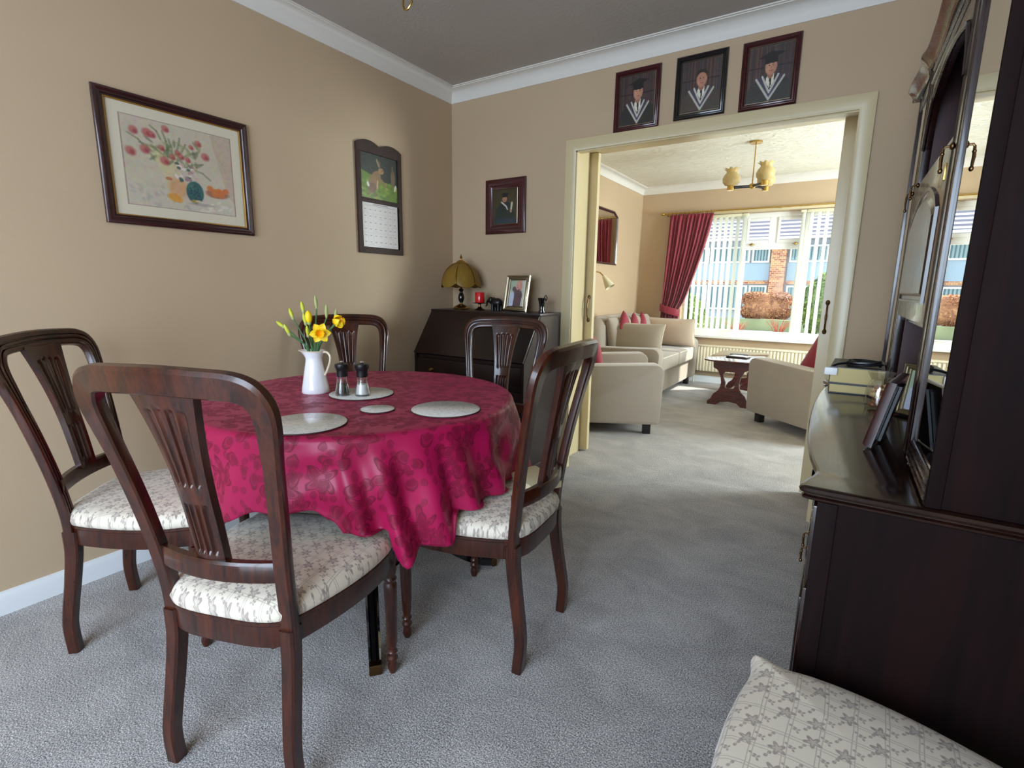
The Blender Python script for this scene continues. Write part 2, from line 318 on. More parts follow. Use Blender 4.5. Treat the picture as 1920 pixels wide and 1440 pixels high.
# ---------------------------------------------------------------- mesh helpers
class MB:
    def __init__(s): s.bm = bmesh.new()
    def box(s, x0, y0, z0, x1, y1, z1, bev=0.0, seg=2, mat=None, xf=None):
        x0, x1 = sorted((x0, x1)); y0, y1 = sorted((y0, y1)); z0, z1 = sorted((z0, z1))
        t = bmesh.new(); bmesh.ops.create_cube(t, size=1)
        for v in t.verts: v.co = Vector((x0+(v.co.x+.5)*(x1-x0), y0+(v.co.y+.5)*(y1-y0), z0+(v.co.z+.5)*(z1-z0)))
        if bev: bmesh.ops.bevel(t, geom=t.edges[:], offset=bev, segments=seg, profile=0.6, affect='EDGES')
        s._add(t, xf); return s
    def _add(s, t, xf=None):
        if xf is not None: bmesh.ops.transform(t, matrix=xf, verts=t.verts)
        me = bpy.data.meshes.new('_t'); t.to_mesh(me); t.free(); s.bm.from_mesh(me); bpy.data.meshes.remove(me)
    def loft(s, rings, closed=True, cap0=True, cap1=True, xf=None):
        t = bmesh.new(); R = [[t.verts.new(p) for p in r] for r in rings]; n = len(R[0])
        for a, b in zip(R, R[1:]):
            for i in range(n if closed else n-1):
                j = (i+1) % n
                try: t.faces.new((a[i], a[j], b[j], b[i]))
                except ValueError: pass
        if cap0 and closed: t.faces.new(R[0][::-1])
        if cap1 and closed: t.faces.new(R[-1])
        bmesh.ops.recalc_face_normals(t, faces=t.faces[:]); s._add(t, xf); return s
    def lathe(s, prof, c=(0, 0, 0), n=24, xf=None):
        rings = [[(c[0]+r*cos(2*PI*i/n), c[1]+r*sin(2*PI*i/n), c[2]+z) for i in range(n)] for r, z in prof]
        return s.loft(rings, xf=xf)
    def tube(s, pts, r, n=8, closed=False, sq=1.0):
        P = [Vector(p) for p in pts]; rs = r if isinstance(r, (list, tuple)) else [r]*len(P)
        rings = []; up = None
        for i, p in enumerate(P):
            a = P[i-1] if (i or closed) else P[0]; b = P[(i+1) % len(P)] if (i < len(P)-1 or closed) else P[-1]
            t = (b-a).normalized()
            if up is None: up = t.orthogonal().normalized()
            up = (up - t*up.dot(t)).normalized(); q = t.cross(up)
            rings.append([tuple(p + (up*cos(2*PI*k/n) + q*sin(2*PI*k/n)*sq)*rs[i]) for k in range(n)])
        if closed: rings.append(rings[0]); return s.loft(rings, cap0=False, cap1=False)
        return s.loft(rings)
    def prism(s, poly, axis, a, b, bev=0.0):
        """extrude the 2D polygon along axis from a to b"""
        def P(u, v, w): return {'x': (w, u, v), 'y': (u, w, v), 'z': (u, v, w)}[axis]
        t = bmesh.new(); A = [t.verts.new(P(u, v, a)) for u, v in poly]; B = [t.verts.new(P(u, v, b)) for u, v in poly]
        t.faces.new(A); t.faces.new(B[::-1])
        for i in range(len(poly)): j = (i+1) % len(poly); t.faces.new((A[i], B[i], B[j], A[j]))
        bmesh.ops.recalc_face_normals(t, faces=t.faces[:])
        if bev:
            e = [e for e in t.edges if e.calc_face_angle(0) > 0.6]; bmesh.ops.bevel(t, geom=e, offset=bev, segments=2, profile=0.6, affect='EDGES')
        s._add(t); return s
    def ball(s, c, r, sc=(1, 1, 1), u=16, v=10):
        t = bmesh.new(); bmesh.ops.create_uvsphere(t, u_segments=u, v_segments=v, radius=r)
        for q in t.verts: q.co = Vector((c[0]+q.co.x*sc[0], c[1]+q.co.y*sc[1], c[2]+q.co.z*sc[2]))
        s._add(t); return s
    def build(s, name, mat, parent=None, smooth=40, label=None):
        bmesh.ops.remove_doubles(s.bm, verts=s.bm.verts[:], dist=1e-6)
        bmesh.ops.recalc_face_normals(s.bm, faces=s.bm.faces[:])
        me = bpy.data.meshes.new(name); s.bm.to_mesh(me); s.bm.free(); me.materials.append(mat)
        if smooth:
            me.shade_smooth(); me.set_sharp_from_angle(angle=rad(smooth))
        o = bpy.data.objects.new(name, me); COL.objects.link(o)
        if parent is not None: o.parent = parent
        if label: o['label'] = label
        return o
def B(*a, **k): return MB().box(*a, **k)
def empty(name, loc=(0, 0, 0), rz=0.0):
    o = bpy.data.objects.new(name, None); COL.objects.link(o); o.location = loc; o.rotation_euler = (0, 0, rz); o.empty_display_size = 0.1; return o
def tag(o, label, cat, group=None, kind=None):
    o['label'] = label; o['category'] = cat
    if group: o['group'] = group
    if kind: o['kind'] = kind
    return o
def thing(name, label, cat, loc=(0, 0, 0), rz=0.0, group=None): return tag(empty(name, loc, rz), label, cat, group)
def struct(o): o['kind'] = 'structure'; return o
def copy_tree(o, parent=None):
    c = o.copy(); COL.objects.link(c)
    if parent is not None: c.parent = parent
    for ch in [k for k in bpy.data.objects if k.parent == o]: copy_tree(ch, c)
    return c
def catmull(pts, k=6):
    P = [Vector(p) for p in pts]; P = [2*P[0]-P[1]] + P + [2*P[-1]-P[-2]]; out = []
    for i in range(1, len(P)-2):
        a, b, c, d = P[i-1:i+3]
        for j in range(k):
            t = j/k; out.append(0.5*((2*b)+(c-a)*t+(2*a-5*b+4*c-d)*t*t+(3*b-a-3*c+d)*t**3))
    out.append(P[-2]); return out
def offset_loop(loop, d):
    n = len(loop); out = []
    area2 = sum(loop[i][0]*loop[(i+1) % n][1]-loop[(i+1) % n][0]*loop[i][1] for i in range(n)); sg = 1 if area2 > 0 else -1
    for i in range(n):
        a = Vector(loop[i-1]); b = Vector(loop[i]); c = Vector(loop[(i+1) % n])
        e1 = (b-a).normalized(); e2 = (c-b).normalized(); nn = (Vector((e1.y, -e1.x))+Vector((e2.y, -e2.x)))*sg
        nn = nn.normalized() if nn.length > 1e-6 else Vector((0, 0)); out.append(tuple(b+nn*d))
    return out
def rect_ring(x0, z0, x1, z1, w, prof, name, mat, parent, plane='xz'):
    """mitred picture-frame moulding; prof = [(inset 0..1 of w, height towards -y)]"""
    m = MB(); rings = []
    for cx, cz, sx, sz in ((x0, z0, 1, 1), (x1, z0, -1, 1), (x1, z1, -1, -1), (x0, z1, 1, -1), (x0, z0, 1, 1)):
        rings.append([(cx+sx*u*w, -h, cz+sz*u*w) for u, h in prof])
    m.loft(rings, cap0=False, cap1=False); return m.build(name, mat, parent, 35)

# ---------------------------------------------------------------- room shell
XL, XR, YB, YB2, YF, YR, H = -2.365, 0.53, 2.865, 3.235, 6.73, -1.45, 2.43
XR2 = 2.0
def sbox(name, mat, *a, **k): return struct(B(*a, **k).build(name, mat))
def wall_with_hole(name, axis, p0, p1, a0, a1, z0, z1, holes, mat):
    """wall slab between p0,p1 across axis, spanning a0..a1 and z0..z1 with rectangular holes (b0,b1,c0,c1)"""
    m = MB()
    def q(u0, u1, w0, w1):
        if u1-u0 < 1e-5 or w1-w0 < 1e-5: return
        if axis == 'y': m.box(u0, p0, w0, u1, p1, w1)
        else: m.box(p0, u0, w0, p1, u1, w1)
    cur = a0
    for b0, b1, c0, c1 in sorted(holes):
        q(cur, b0, z0, z1); q(b0, b1, z0, c0); q(b0, b1, c1, z1); cur = b1
    q(cur, a1, z0, z1); return struct(m.build(name, mat, smooth=0))
struct(B(XL-0.2, YR-0.3, -0.1, XR2+0.2, YF+0.3, 0).build('floor', M['carpet'], smooth=0))
struct(B(XL-0.2, YR-0.3, H, XR+0.2, YB2, H+0.1).build('ceiling', M['ceil'], smooth=0))
struct(B(XL-0.2, YB2, H, XR2+0.2, YF+0.3, H+0.1).build('ceiling_lounge', M['artex'], smooth=0))
struct(B(XL-0.2, YR-0.3, 0, XL, YF+0.3, H).build('wall_left', M['wall'], smooth=0))
wall_with_hole('wall_back', 'y', YB, YB+0.024, XL, XR2, 0, H, [(-1.424, -0.033, 0, 1.941)], M['wall'])
wall_with_hole('wall_back_lounge_side', 'y', YB+0.024, YB2, XL, XR2, 0, H, [(-1.520, 0.065, 0, 2.035)], M['wall'])
struct(B(XR, YR-0.3, 0, XR+0.2, YB, H).build('wall_right', M['wall'], smooth=0))
wall_with_hole('wall_rear', 'y', YR-0.2, YR, XL, XR, 0, H, [(-1.75, 0.45, 0.02, 2.1)], M['wall'])
WX0, WX1, WZ0, WZ1 = -1.79, 0.16, 0.60, 2.06
wall_with_hole('wall_far', 'y', YF, YF+0.28, XL, XR2, 0, H, [(WX0, WX1, WZ0, WZ1)], M['wall'])
wall_with_hole('wall_lounge_right', 'x', XR2, XR2+0.2, YB2, YF, 0, H, [(4.0, 6.0, 0.8, 2.1)], M['wall'])
# coving
def coving(name, pts, closed=False, mat=None):
    """pts: corner points on the wall line with inward direction; concave profile"""
    prof = [(0, -0.080), (0.005, -0.080), (0.007, -0.072)] + [(0.007+0.060*(1-cos(t*PI/2/7)), -0.072+0.062*sin(t*PI/2/7)) for t in range(8)] + [(0.067, -0.006), (0.078, -0.006), (0.078, 0.0), (0, 0)]
    m = MB(); m.loft([[(x+ix*p, y+iy*p, H+h) for p, h in prof] for x, y, ix, iy in pts]); return struct(m.build(name, mat or M['cove'], smooth=35))
coving('trim_1', [(XR, YR, -1, 1), (XL, YR, 1, 1), (XL, YB, 1, -1), (XR, YB, -1, -1)])
coving('trim_2', [(XR2, YB2, -1, 1), (XL, YB2, 1, 1), (XL, YF, 1, -1), (XR2, YF, -1, -1)])
# skirting
def skirt(name, x0, y0, x1, y1, nx, ny):
    prof = [(0, 0), (0.016, 0), (0.016, 0.062), (0.013, 0.070), (0.008, 0.078), (0.0, 0.082)]
    m = MB(); m.loft([[(x+nx*p, y+ny*p, z) for p, z in prof] for x, y in ((x0, y0), (x1, y1))]); return struct(m.build(name, M['skirt'], smooth=30))
skirt('baseboard_left', XL, YR, XL, YB, 1, 0); skirt('baseboard_back', XL, YB, -1.49, YB, 0, -1); skirt('baseboard_right', XR, YR, XR, YB, -1, 0)
skirt('baseboard_far', XL, YF, XR2, YF, 0, -1); skirt('baseboard_lounge', XL, YB2, XL, YF, 1, 0)
# door opening: lining, architrave, stop, sliding doors
m = MB()
m.box(-1.520, YB+0.024, 0, -1.508, YB2, 2.035); m.box(0.053, YB+0.024, 0, 0.065, YB2, 2.035); m.box(-1.508, YB+0.024, 2.020, 0.053, YB2, 2.035)
m.box(-1.424, YB-0.002, 0, -1.418, YB+0.030, 1.941); m.box(-0.039, YB-0.002, 0, -0.033, YB+0.030, 1.941); m.box(-1.424, YB-0.002, 1.935, -0.033, YB+0.030, 1.941)
m.box(-1.508, YB+0.20, 1.985, 0.053, YB+0.23, 2.02)
struct(m.build('trim_3', M['gloss'], smooth=0))
m = MB()   # architrave on the dining side
prof = [(0, 0), (0, 0.018), (0.008, 0.020), (0.045, 0.014), (0.055, 0.010), (0.060, 0.008), (0.062, 0)]
m.loft([[(x+sx*p, YB-h, z+sz*p) for p, h in prof] for x, z, sx, sz in ((-1.486, 0, 1, 0), (-1.486, 2.003, 1, -1), (0.012, 2.003, -1, -1), (0.012, 0, -1, 0))])
struct(m.build('trim_4', M['gloss'], smooth=35))
m = MB()
m.box(-2.25, YB2+0.002, 2.022, 0.9, YB2+0.07, 2.09, 0.004)
struct(m.build('trim_5', M['gloss'], smooth=0))
def bow_handle(name, mat, parent, x, y, z0, z1, dy):
    pts = [(x, y, z1), (x, y+dy*0.4, z1-0.004), (x, y+dy, z1-(z1-z0)*0.3), (x, y+dy, z0+(z1-z0)*0.3), (x, y+dy*0.4, z0+0.004), (x, y, z0)]
    m = MB(); m.tube(catmull(pts, 5), [0.0045]*26, 8); m.ball((x, y+dy*0.15, z1), 0.011, (1, 0.6, 1.3)); m.ball((x, y+dy*0.15, z0), 0.011, (1, 0.6, 1.3))
    m.ball((x, y+dy, (z0+z1)/2), 0.0065, (1, 1, 4)); return m.build(name, mat, parent)
for i, (x0, x1, hx) in enumerate(((-2.20, -1.452, -1.478), (-0.110, 0.70, -0.085))):
    d = B(x0, YB2+0.006, 0.012, x1, YB2+0.042, 2.018, 0.002).build('door_%d' % (i+1), M['gloss'], smooth=0); struct(d)
    bow_handle('handle', M['bronze'], d, hx, YB2+0.006, 0.94, 1.095, -0.028)
# window 1 (lounge)
wf = MB(); fy0, fy1 = YF+0.12, YF+0.19
for a in ((WX0, WZ0, WX0+0.06, WZ1), (WX1-0.06, WZ0, WX1, WZ1), (WX0+0.06, WZ0, WX1-0.06, WZ0+0.07), (WX0+0.06, WZ1-0.06, WX1-0.06, WZ1)):
    wf.box(a[0], fy0, a[1], a[2], fy1, a[3], 0.006)
for x in (-1.16, -0.50): wf.box(x, fy0+0.001, WZ0+0.06, x+0.06, fy1-0.001, WZ1-0.05, 0.006)
wf.box(-1.11, fy0+0.002, 1.64, -0.49, fy1-0.002, 1.71, 0.006); wf.box(-0.83, fy0+0.002, 1.70, -0.77, fy1-0.002, WZ1-0.05, 0.006)
window = struct(wf.build('window_1', M['upvc'], smooth=35))
for x0, x1 in ((-1.10, -0.83), (-0.77, -0.50)):
    s = MB(); 
    for a in ((x0, 1.71, x0+0.03, WZ1-0.06), (x1-0.03, 1.71, x1, WZ1-0.06), (x0+0.03, 1.71, x1-0.03, 1.745), (x0+0.03, WZ1-0.095, x1-0.03, WZ1-0.06)): s.box(a[0], fy0-0.012, a[1], a[2], fy0+0.01, a[3], 0.004)
    s = s.build('fanlight_sash', M['upvc'], window, 35)
for i, (x0, z0, x1, z1) in enumerate(((WX0+0.06, WZ0+0.07, -1.16, WZ1-0.06), (-1.10, WZ0+0.07, -0.50, 1.64), (-0.44, WZ0+0.07, WX1-0.06, WZ1-0.06), (-1.07, 1.745, -0.86, WZ1-0.095), (-0.74, 1.745, -0.53, WZ1-0.095))):
    B(x0-0.004, fy0+0.03, z0-0.004, x1+0.004, fy0+0.036, z1+0.004).build('glass_pane', M['pane'], window, 0)
for x in (-1.03, -0.57):
    m = MB(); m.box(x-0.03, fy0-0.03, 1.690, x+0.03, fy0-0.018, 1.702, 0.003); m.box(x-0.01, fy0-0.03, 1.68, x+0.01, fy0, 1.712, 0.003)
    m.build('window_catch', M['brass'], window)
B(WX0-0.05, YF-0.07, WZ0-0.03, WX1+0.05, fy0+0.02, WZ0+0.001, 0.006).build('window_sill', M['upvc'], window, 35)
m = MB(); m.box(WX0-0.04, YF-0.022, WZ1-0.0, WX1+0.04, YF-0.001, WZ1+0.045, 0.004); m.build('window_head_trim', M['gloss'], window, 35)
# unseen doors behind the camera and lounge side window, added to let daylight in
m = MB()
for a in ((-1.75, 0.02, -1.68, 2.1), (0.38, 0.02, 0.45, 2.1), (-1.68, 0.02, 0.38, 0.10), (-1.68, 2.03, 0.38, 2.1), (-0.685, 0.10, -0.615, 2.03)): m.box(a[0], YR-0.14, a[1], a[2], YR-0.08, a[3], 0.005)
struct(m.build('door_3', M['upvc'], smooth=35))
m = MB()
for a in ((4.0, 0.8, 4.06, 2.1), (5.94, 0.8, 6.0, 2.1), (4.06, 0.8, 5.94, 0.87), (4.06, 2.03, 5.94, 2.1), (4.97, 0.87, 5.03, 2.03)): m.box(XR2+0.08, a[0], a[1], XR2+0.14, a[2], a[3], 0.005)
struct(m.build('added_side_window', M['upvc'], smooth=35))

# ---------------------------------------------------------------- dining chair
def smooth_outline(pts, k=3):
    return [(p.x, p.y) for p in catmull([(a, b, 0) for a, b in pts], k)]
HALF = [(0.0, -0.205), (0.08, -0.203), (0.135, -0.190), (0.168, -0.160), (0.196, -0.095), (0.222, -0.01), (0.236, 0.07), (0.238, 0.14), (0.232, 0.185), (0.243, 0.232)]
FRONT = [(0.243, 0.232), (0.200, 0.226), (0.14, 0.236), (0.07, 0.244), (0.0, 0.247)]
def seat_loop():
    a = smooth_outline(HALF); b = smooth_outline(FRONT)[1:]
    h = a + b; return h + [(-x, y) for x, y in h[::-1][1:-1]]
LOOP = seat_loop()
def back_y(z):   # rake of the back above the seat
    t = max(0, (z-0.42)/0.56); return -0.168 - 0.055*t - 0.048*t*t
def make_chair():
    root = empty('dining_chair')
    # upholstered seat
    m = MB(); m.loft([[(x*s, y*s, z) for x, y in offset_loop(LOOP, d)] for s, d, z in
        ((1, -0.006, 0.418), (1, 0.0, 0.424), (1, 0.003, 0.437), (0.995, 0.0, 0.449), (0.975, 0, 0.458), (0.93, 0, 0.466), (0.85, 0, 0.472), (0.65, 0, 0.478), (0.4, 0, 0.481), (0.12, 0, 0.482))])
    m.build('seat', M['seat'], root, 60)
    # seat rail
    m = MB(); m.loft([[(x, y, z) for x, y in offset_loop(LOOP, d)] for d, z in ((-0.035, 0.356), (-0.006, 0.356), (-0.004, 0.360), (-0.004, 0.408), (-0.001, 0.412), (-0.001, 0.418), (-0.006, 0.420), (-0.03, 0.420))])
    m.build('seat_rail', M['chair'], root, 35)
    # hoop back: stiles and arched top rail in one bent frame
    half = [(0.158, None, 0.355), (0.159, None, 0.45), (0.165, None, 0.55), (0.176, None, 0.65), (0.189, None, 0.75), (0.202, None, 0.84), (0.2085, None, 0.89), (0.2065, None, 0.925), (0.190, None, 0.953), (0.158, None, 0.966), (0.10, None, 0.970), (0.05, None, 0.972), (0.0, None, 0.973)]
    pts = [(x, back_y(z) - (0.022*(1-(x/0.2)**2) if z > 0.94 else 0.0), z) for x, _, z in half]
    full = pts[:-1] + [(-x, y, z) for x, y, z in pts[::-1]]
    P = catmull(full, 5); rings = []
    for i, p in enumerate(P):
        t = (P[min(i+1, len(P)-1)]-P[max(i-1, 0)]).normalized()
        f = Vector((0, 1, 0.22)).normalized(); f = (f-t*f.dot(t)).normalized(); l = -t.cross(f)
        top = max(0, min(1, (p.z-0.80)/0.15)); w = 0.037+0.019*top; d = 0.027+0.003*top
        sec = [(-.5, -.34), (-.42, -.5), (.36, -.5), (.5, -.3), (.5, .22), (.42, .42), (.30, .5), (.16, .46), (.13, .26), (.08, .26), (.05, .46), (-.02, .50), (-.10, .46), (-.13, .26), (-.18, .26), (-.21, .46), (-.34, .5), (-.46, .44), (-.5, .3)]
        rings.append([tuple(p + l*u*w + f*v*d) for u, v in sec])
    MB().loft(rings).build('back_frame', M['chair'], root, 32)
    # fluted splat
    m = MB(); nu, nv = 49, 72; z0, z1 = 0.556, 0.957
    def hw(t): return 0.037 + 0.006*t + 0.036*max(0, (t-0.35)/0.65)**1.9
    def depth(u, t):
        g = 0
        for c in (-0.6, -0.2, 0.2, 0.6):
            cc = c*0.98; du = abs(u-cc)/0.13
            if du < 1:
                for a, b in ((0.05, 0.36), (0.455, 0.90-0.02*abs(c))):
                    if a < t < b:
                        e = min(1, (t-a)/0.02, (b-t)/0.02); g = max(g, e*(1-du*du)**0.5)
        return g
    F = []; Bk = []
    for j in range(nv+1):
        t = j/nv; z = z0+(z1-z0)*t; y = back_y(z); bow = -0.018
        rf = []; rb = []
        for i in range(nu+1):
            u = -1+2*i/nu; x = u*hw(t); g = depth(u, t)
            yy = y + bow*(1-0.4*u*u); rf.append((x, yy+0.009-0.0068*g, z)); rb.append((x, yy-0.009+0.0068*g, z))
        F.append(rf + rb[::-1])
    m.loft(F); m.build('splat', M['chair'], root, 28)
    # bowed cross rail
    m = MB(); rings = []
    for i in range(25):
        a = -1+2*i/24; x = a*0.165; y = -0.176-0.030*(1-a*a); n = Vector((a*0.35, 1, 0)).normalized()
        c = Vector((x, y, 0.543)); rings.append([tuple(c+n*q+Vector((0, 0, h))) for q, h in ((-.010, -.024), (.010, -.024), (.012, -.018), (.012, .016), (.008, .022), (-.008, .022), (-.012, .016), (-.012, -.018))])
    m.loft(rings); m.build('cross_rail', M['chair'], root, 32)
    for s in (-1, 1):
        P = catmull([(0.157*s, -0.168, 0.40), (0.157*s, -0.170, 0.33), (0.160*s, -0.182, 0.24), (0.165*s, -0.198, 0.14), (0.169*s, -0.203, 0.08), (0.172*s, -0.197, 0.0)], 5); rings = []
        for i, p in enumerate(P):
            k = i/(len(P)-1); a = 0.0175-0.003*k+0.002*max(0, k-0.8)*5; b = 0.020-0.004*k
            rings.append([(p.x+u*a, p.y+v*b, p.z) for u, v in ((-1, -.75), (-.75, -1), (.75, -1), (1, -.75), (1, .75), (.75, 1), (-.75, 1), (-1, .75))])
        MB().loft(rings).build('leg', M['chair'], root, 32)
    for s in (-1, 1):
        prof = [(0.0, 0.0), (0.010, 0.0), (0.0135, 0.010), (0.0150, 0.020), (0.0120, 0.034), (0.0110, 0.038), (0.0165, 0.046), (0.0165, 0.052), (0.0120, 0.058), (0.0120, 0.064), (0.0160, 0.072), (0.0120, 0.080), (0.0125, 0.086), (0.0150, 0.098), (0.0165, 0.14), (0.0195, 0.28), (0.0190, 0.295), (0.0160, 0.300), (0.0160, 0.304), (0.0200, 0.311), (0.0160, 0.318), (0.0170, 0.324), (0.0215, 0.345), (0.0215, 0.40)]
        MB().lathe(prof, (0.210*s, 0.198, 0), 20).build('leg', M['chair'], root, 50)
    return root
def place(o, x, y, az, label, group='mahogany dining chairs'):
    o.location = (x, y, 0); o.rotation_euler = (0, 0, rad(az-90)); tag(o, label, 'chair', group); return o
CH = [(-1.163, 0.693, 109.3), (-1.901, 0.714, 43), (-1.985, 1.685, -24), (-1.430, 1.960, -79), (-0.929, 1.316, 185.2), (0.155, 0.755, 180)]
CHL = ['mahogany dining chair with fluted splat, nearest, its back to the camera before the table',
       'mahogany dining chair beside the left wall and skirting, left of the table',
       'mahogany dining chair behind the daffodils, against the left wall',
       'mahogany dining chair standing in front of the dark bureau',
       'mahogany dining chair at the right of the table, seen side-on',
       'dining chair pushed against the tall cabinet, only its ivy patterned seat in view']
c0 = make_chair(); chairs = [c0]
for i in range(1, 6): chairs.append(copy_tree(c0))
for o, (x, y, a), l in zip(chairs, CH, CHL): place(o, x, y, a, l)

# ---------------------------------------------------------------- dining table and cloth
TC = (-1.45, 1.235); TR = 0.545
t = thing('dining_table', 'round mahogany pedestal table under the burgundy cloth', 'table', (TC[0], TC[1], 0))
MB().lathe([(0.0, 0.722), (TR-0.03, 0.722), (TR-0.01, 0.726), (TR-0.004, 0.738), (TR-0.008, 0.750), (TR-0.02, 0.752), (0.0, 0.752)], n=64).build('tabletop', M['chair'], t)
MB().lathe([(0.0, 0.17), (0.055, 0.17), (0.075, 0.20), (0.075, 0.30), (0.05, 0.33), (0.04, 0.36), (0.052, 0.44), (0.06, 0.50), (0.045, 0.58), (0.04, 0.62), (0.06, 0.64), (0.12, 0.70), (0.20, 0.722), (0, 0.722)], n=32).build('pedestal_column', M['chair'], t)
for k in range(4):
    a = rad(-40+90*k); P = catmull([(0.04, 0.30), (0.12, 0.285), (0.22, 0.215), (0.32, 0.11), (0.42, 0.045), (0.49, 0.022)], 5); rings = []
    for i, p in enumerate(P):
        kk = i/(len(P)-1); w = 0.026-0.008*kk; h = 0.040-0.022*kk
        sec = [(-1, -.9), (1, -.9), (1, .35), (.7, .6), (.45, .35), (.2, .7), (-.2, .7), (-.45, .35), (-.7, .6), (-1, .35)]
        rings.append([(p.x*cos(a)-u*w*sin(a), p.x*sin(a)+u*w*cos(a), max(0.002, p.y+v*h)) for u, v in sec])
    lg = MB().loft(rings).build('leg', M['blackgloss'], t, 32)
    MB().box(0.488, -0.019, 0.001, 0.512, 0.019, 0.036, 0.004, xf=Matrix.Rotation(a, 4, 'Z')).build('toe_cap', M['bronze'], lg)
# cloth
def in_seat(x, y):
    for cx, cy, az in CH[:5]:
        a = rad(az); F = (cos(a), sin(a)); Rt = (sin(a), -cos(a)); dx, dy = x-cx, y-cy
        ly = dx*F[0]+dy*F[1]; lx = dx*Rt[0]+dy*Rt[1]
        if -0.18 < ly < 0.255 and abs(lx) < 0.252: return min(0.255-ly, 0.252-abs(lx))
    return -1
RIDGE = [(-158, 16, .04), (-128, 11, .045), (-104, 12, .03), (-78, 14, .02), (-62, 6, .02), (-47, 4, .012), (-40, 3, .046), (-35.2, 2.0, .0), (-30.5, 3.2, .056), (-25, 2.2, -.012), (-18, 5, .048), (-11.5, 2.2, -.012), (-6, 4, .045), (0, 2.4, -.004), (8, 4, .04), (19, 4, .015), (31, 7, .085), (52, 9, .05), (75, 10, .06), (100, 10, .05), (126, 10, .06), (152, 10, .05), (178, 11, .06)]
HEM = [(-180, .44), (-150, .42), (-120, .44), (-100, .455), (-84, .50), (-70, .55), (-56, .56), (-50, .53), (-44, .46), (-39, .405), (-35, .43), (-31, .385), (-26, .415), (-14, .41), (-9, .42), (-3, .43), (6, .44), (20, .44), (31, .42), (50, .46), (90, .48), (130, .47), (180, .44)]
def cloth():
    na, nt, nd = 360, 26, 40; rings = []; uvs = []
    ang = [-PI+2*PI*i/na for i in range(na)]
    for j in range(1, nt+1):
        r = (TR-0.012)*j/nt
        rings.append([(r*cos(a), r*sin(a), 0.7575) for a in ang]); uvs.append([(r*cos(a), r*sin(a)) for a in ang])
    # hem height and fold offset per angle
    def hemz(d):
        for (a, z), (b, w) in zip(HEM, HEM[1:]):
            if a <= d <= b:
                k = (d-a)/(b-a); k = k*k*(3-2*k); return z+(w-z)*k
        return 0.44
    def fold(d):
        d = (d+180) % 360-180; v = 0
        for c, w, h in RIDGE:
            q = (d-c+180) % 360-180; v += h*math.exp(-(q/w)**2)
        return v-0.012
    for j in range(1, nd+1):
        s = j/nd; ring = []; uv = []
        for a in ang:
            d = math.degrees(a); hz = hemz(d); drop = 0.757-hz
            # rounded lip, then hanging
            if s < 0.12:
                q = s/0.12*PI/2; r = TR-0.012+0.018*sin(q); z = 0.7575-0.018*(1-cos(q)); r += 0.10*min(0, fold(d+12))*0
            else:
                q = (s-0.12)/0.88; f = fold(d+8*(1-q)*max(0, min(1, (d+80)/20, (25-d)/20))); r = TR+0.006+f*(q**0.75)+0.010*q+0.005*sin(9*q+d*0.21)*sin(PI*q)*(1+sin(d*.11)); z = 0.7395-(drop-0.018)*q
                r += 0.004*sin(d*0.35+q*5)*q
            x, y = TC[0]+r*cos(a), TC[1]+r*sin(a); ins = in_seat(x, y)
            if ins > 0 and z < 0.496:
                k = min(1, ins/0.022); k = k*k*(3-2*k); z = z+(max(z, 0.493+0.002*sin(d*0.9))-z)*k
                r += 0.0
            ring.append((r*cos(a), r*sin(a), z)); L = TR+s*drop; uv.append((L*cos(a), L*sin(a)))
        rings.append(ring); uvs.append(uv)
    me = bpy.data.meshes.new('tablecloth'); V = [(0, 0, 0.7575)]; U = [(0, 0)]
    for r, u in zip(rings, uvs): V += r; U += u
    Fc = [(0, 1+i, 1+(i+1) % na) for i in range(na)]
    for j in range(len(rings)-1):
        b0 = 1+j*na; b1 = b0+na
        for i in range(na): k = (i+1) % na; Fc.append((b0+i, b1+i, b1+k, b0+k))
    me.from_pydata(V, [], Fc); me.materials.append(M['damask']); ul = me.uv_layers.new(name='UVMap')
    for lp in me.loops: ul.data[lp.index].uv = U[lp.vertex_index]
    me.shade_smooth(); o = bpy.data.objects.new('tablecloth', me); COL.objects.link(o); o.location = (TC[0], TC[1], 0)
    sm = o.modifiers.new('thick', 'SOLIDIFY'); sm.thickness = 0.0022; sm.offset = 1
    tag(o, 'burgundy damask tablecloth with woven flowers hanging over the round table', 'tablecloth'); return o
cloth()
ZT = 0.7600
def placemat(name, x, y, r, label, cat='placemat', z=ZT, group='round white placemats'):
    o = thing(name, label, cat, (x, y, z), random.uniform(0, 6), group if cat == 'placemat' else None)
    MB().lathe([(0, 0), (r-0.002, 0), (r, 0.001), (r, 0.0035), (0, 0.0035)], n=56).build('backing', M['cork'], o)
    MB().lathe([(0, 0.0036), (r-0.003, 0.0036), (r-0.002, 0.0042), (r-0.003, 0.0048), (0, 0.0048)], n=56).build('printed_top', M['mat'], o)
    return o
placemat('placemat', -1.048, 1.228, 0.112, 'round white placemat alone at the right side of the table')
placemat('placemat', -1.258, 0.858, 0.118, 'round white placemat half hidden by the nearest chair back')
placemat('placemat', -1.452, 1.232, 0.115, 'round white placemat carrying the salt and pepper mills')
placemat('coaster', -1.222, 1.098, 0.055, 'small round white coaster between the placemats', 'coaster')

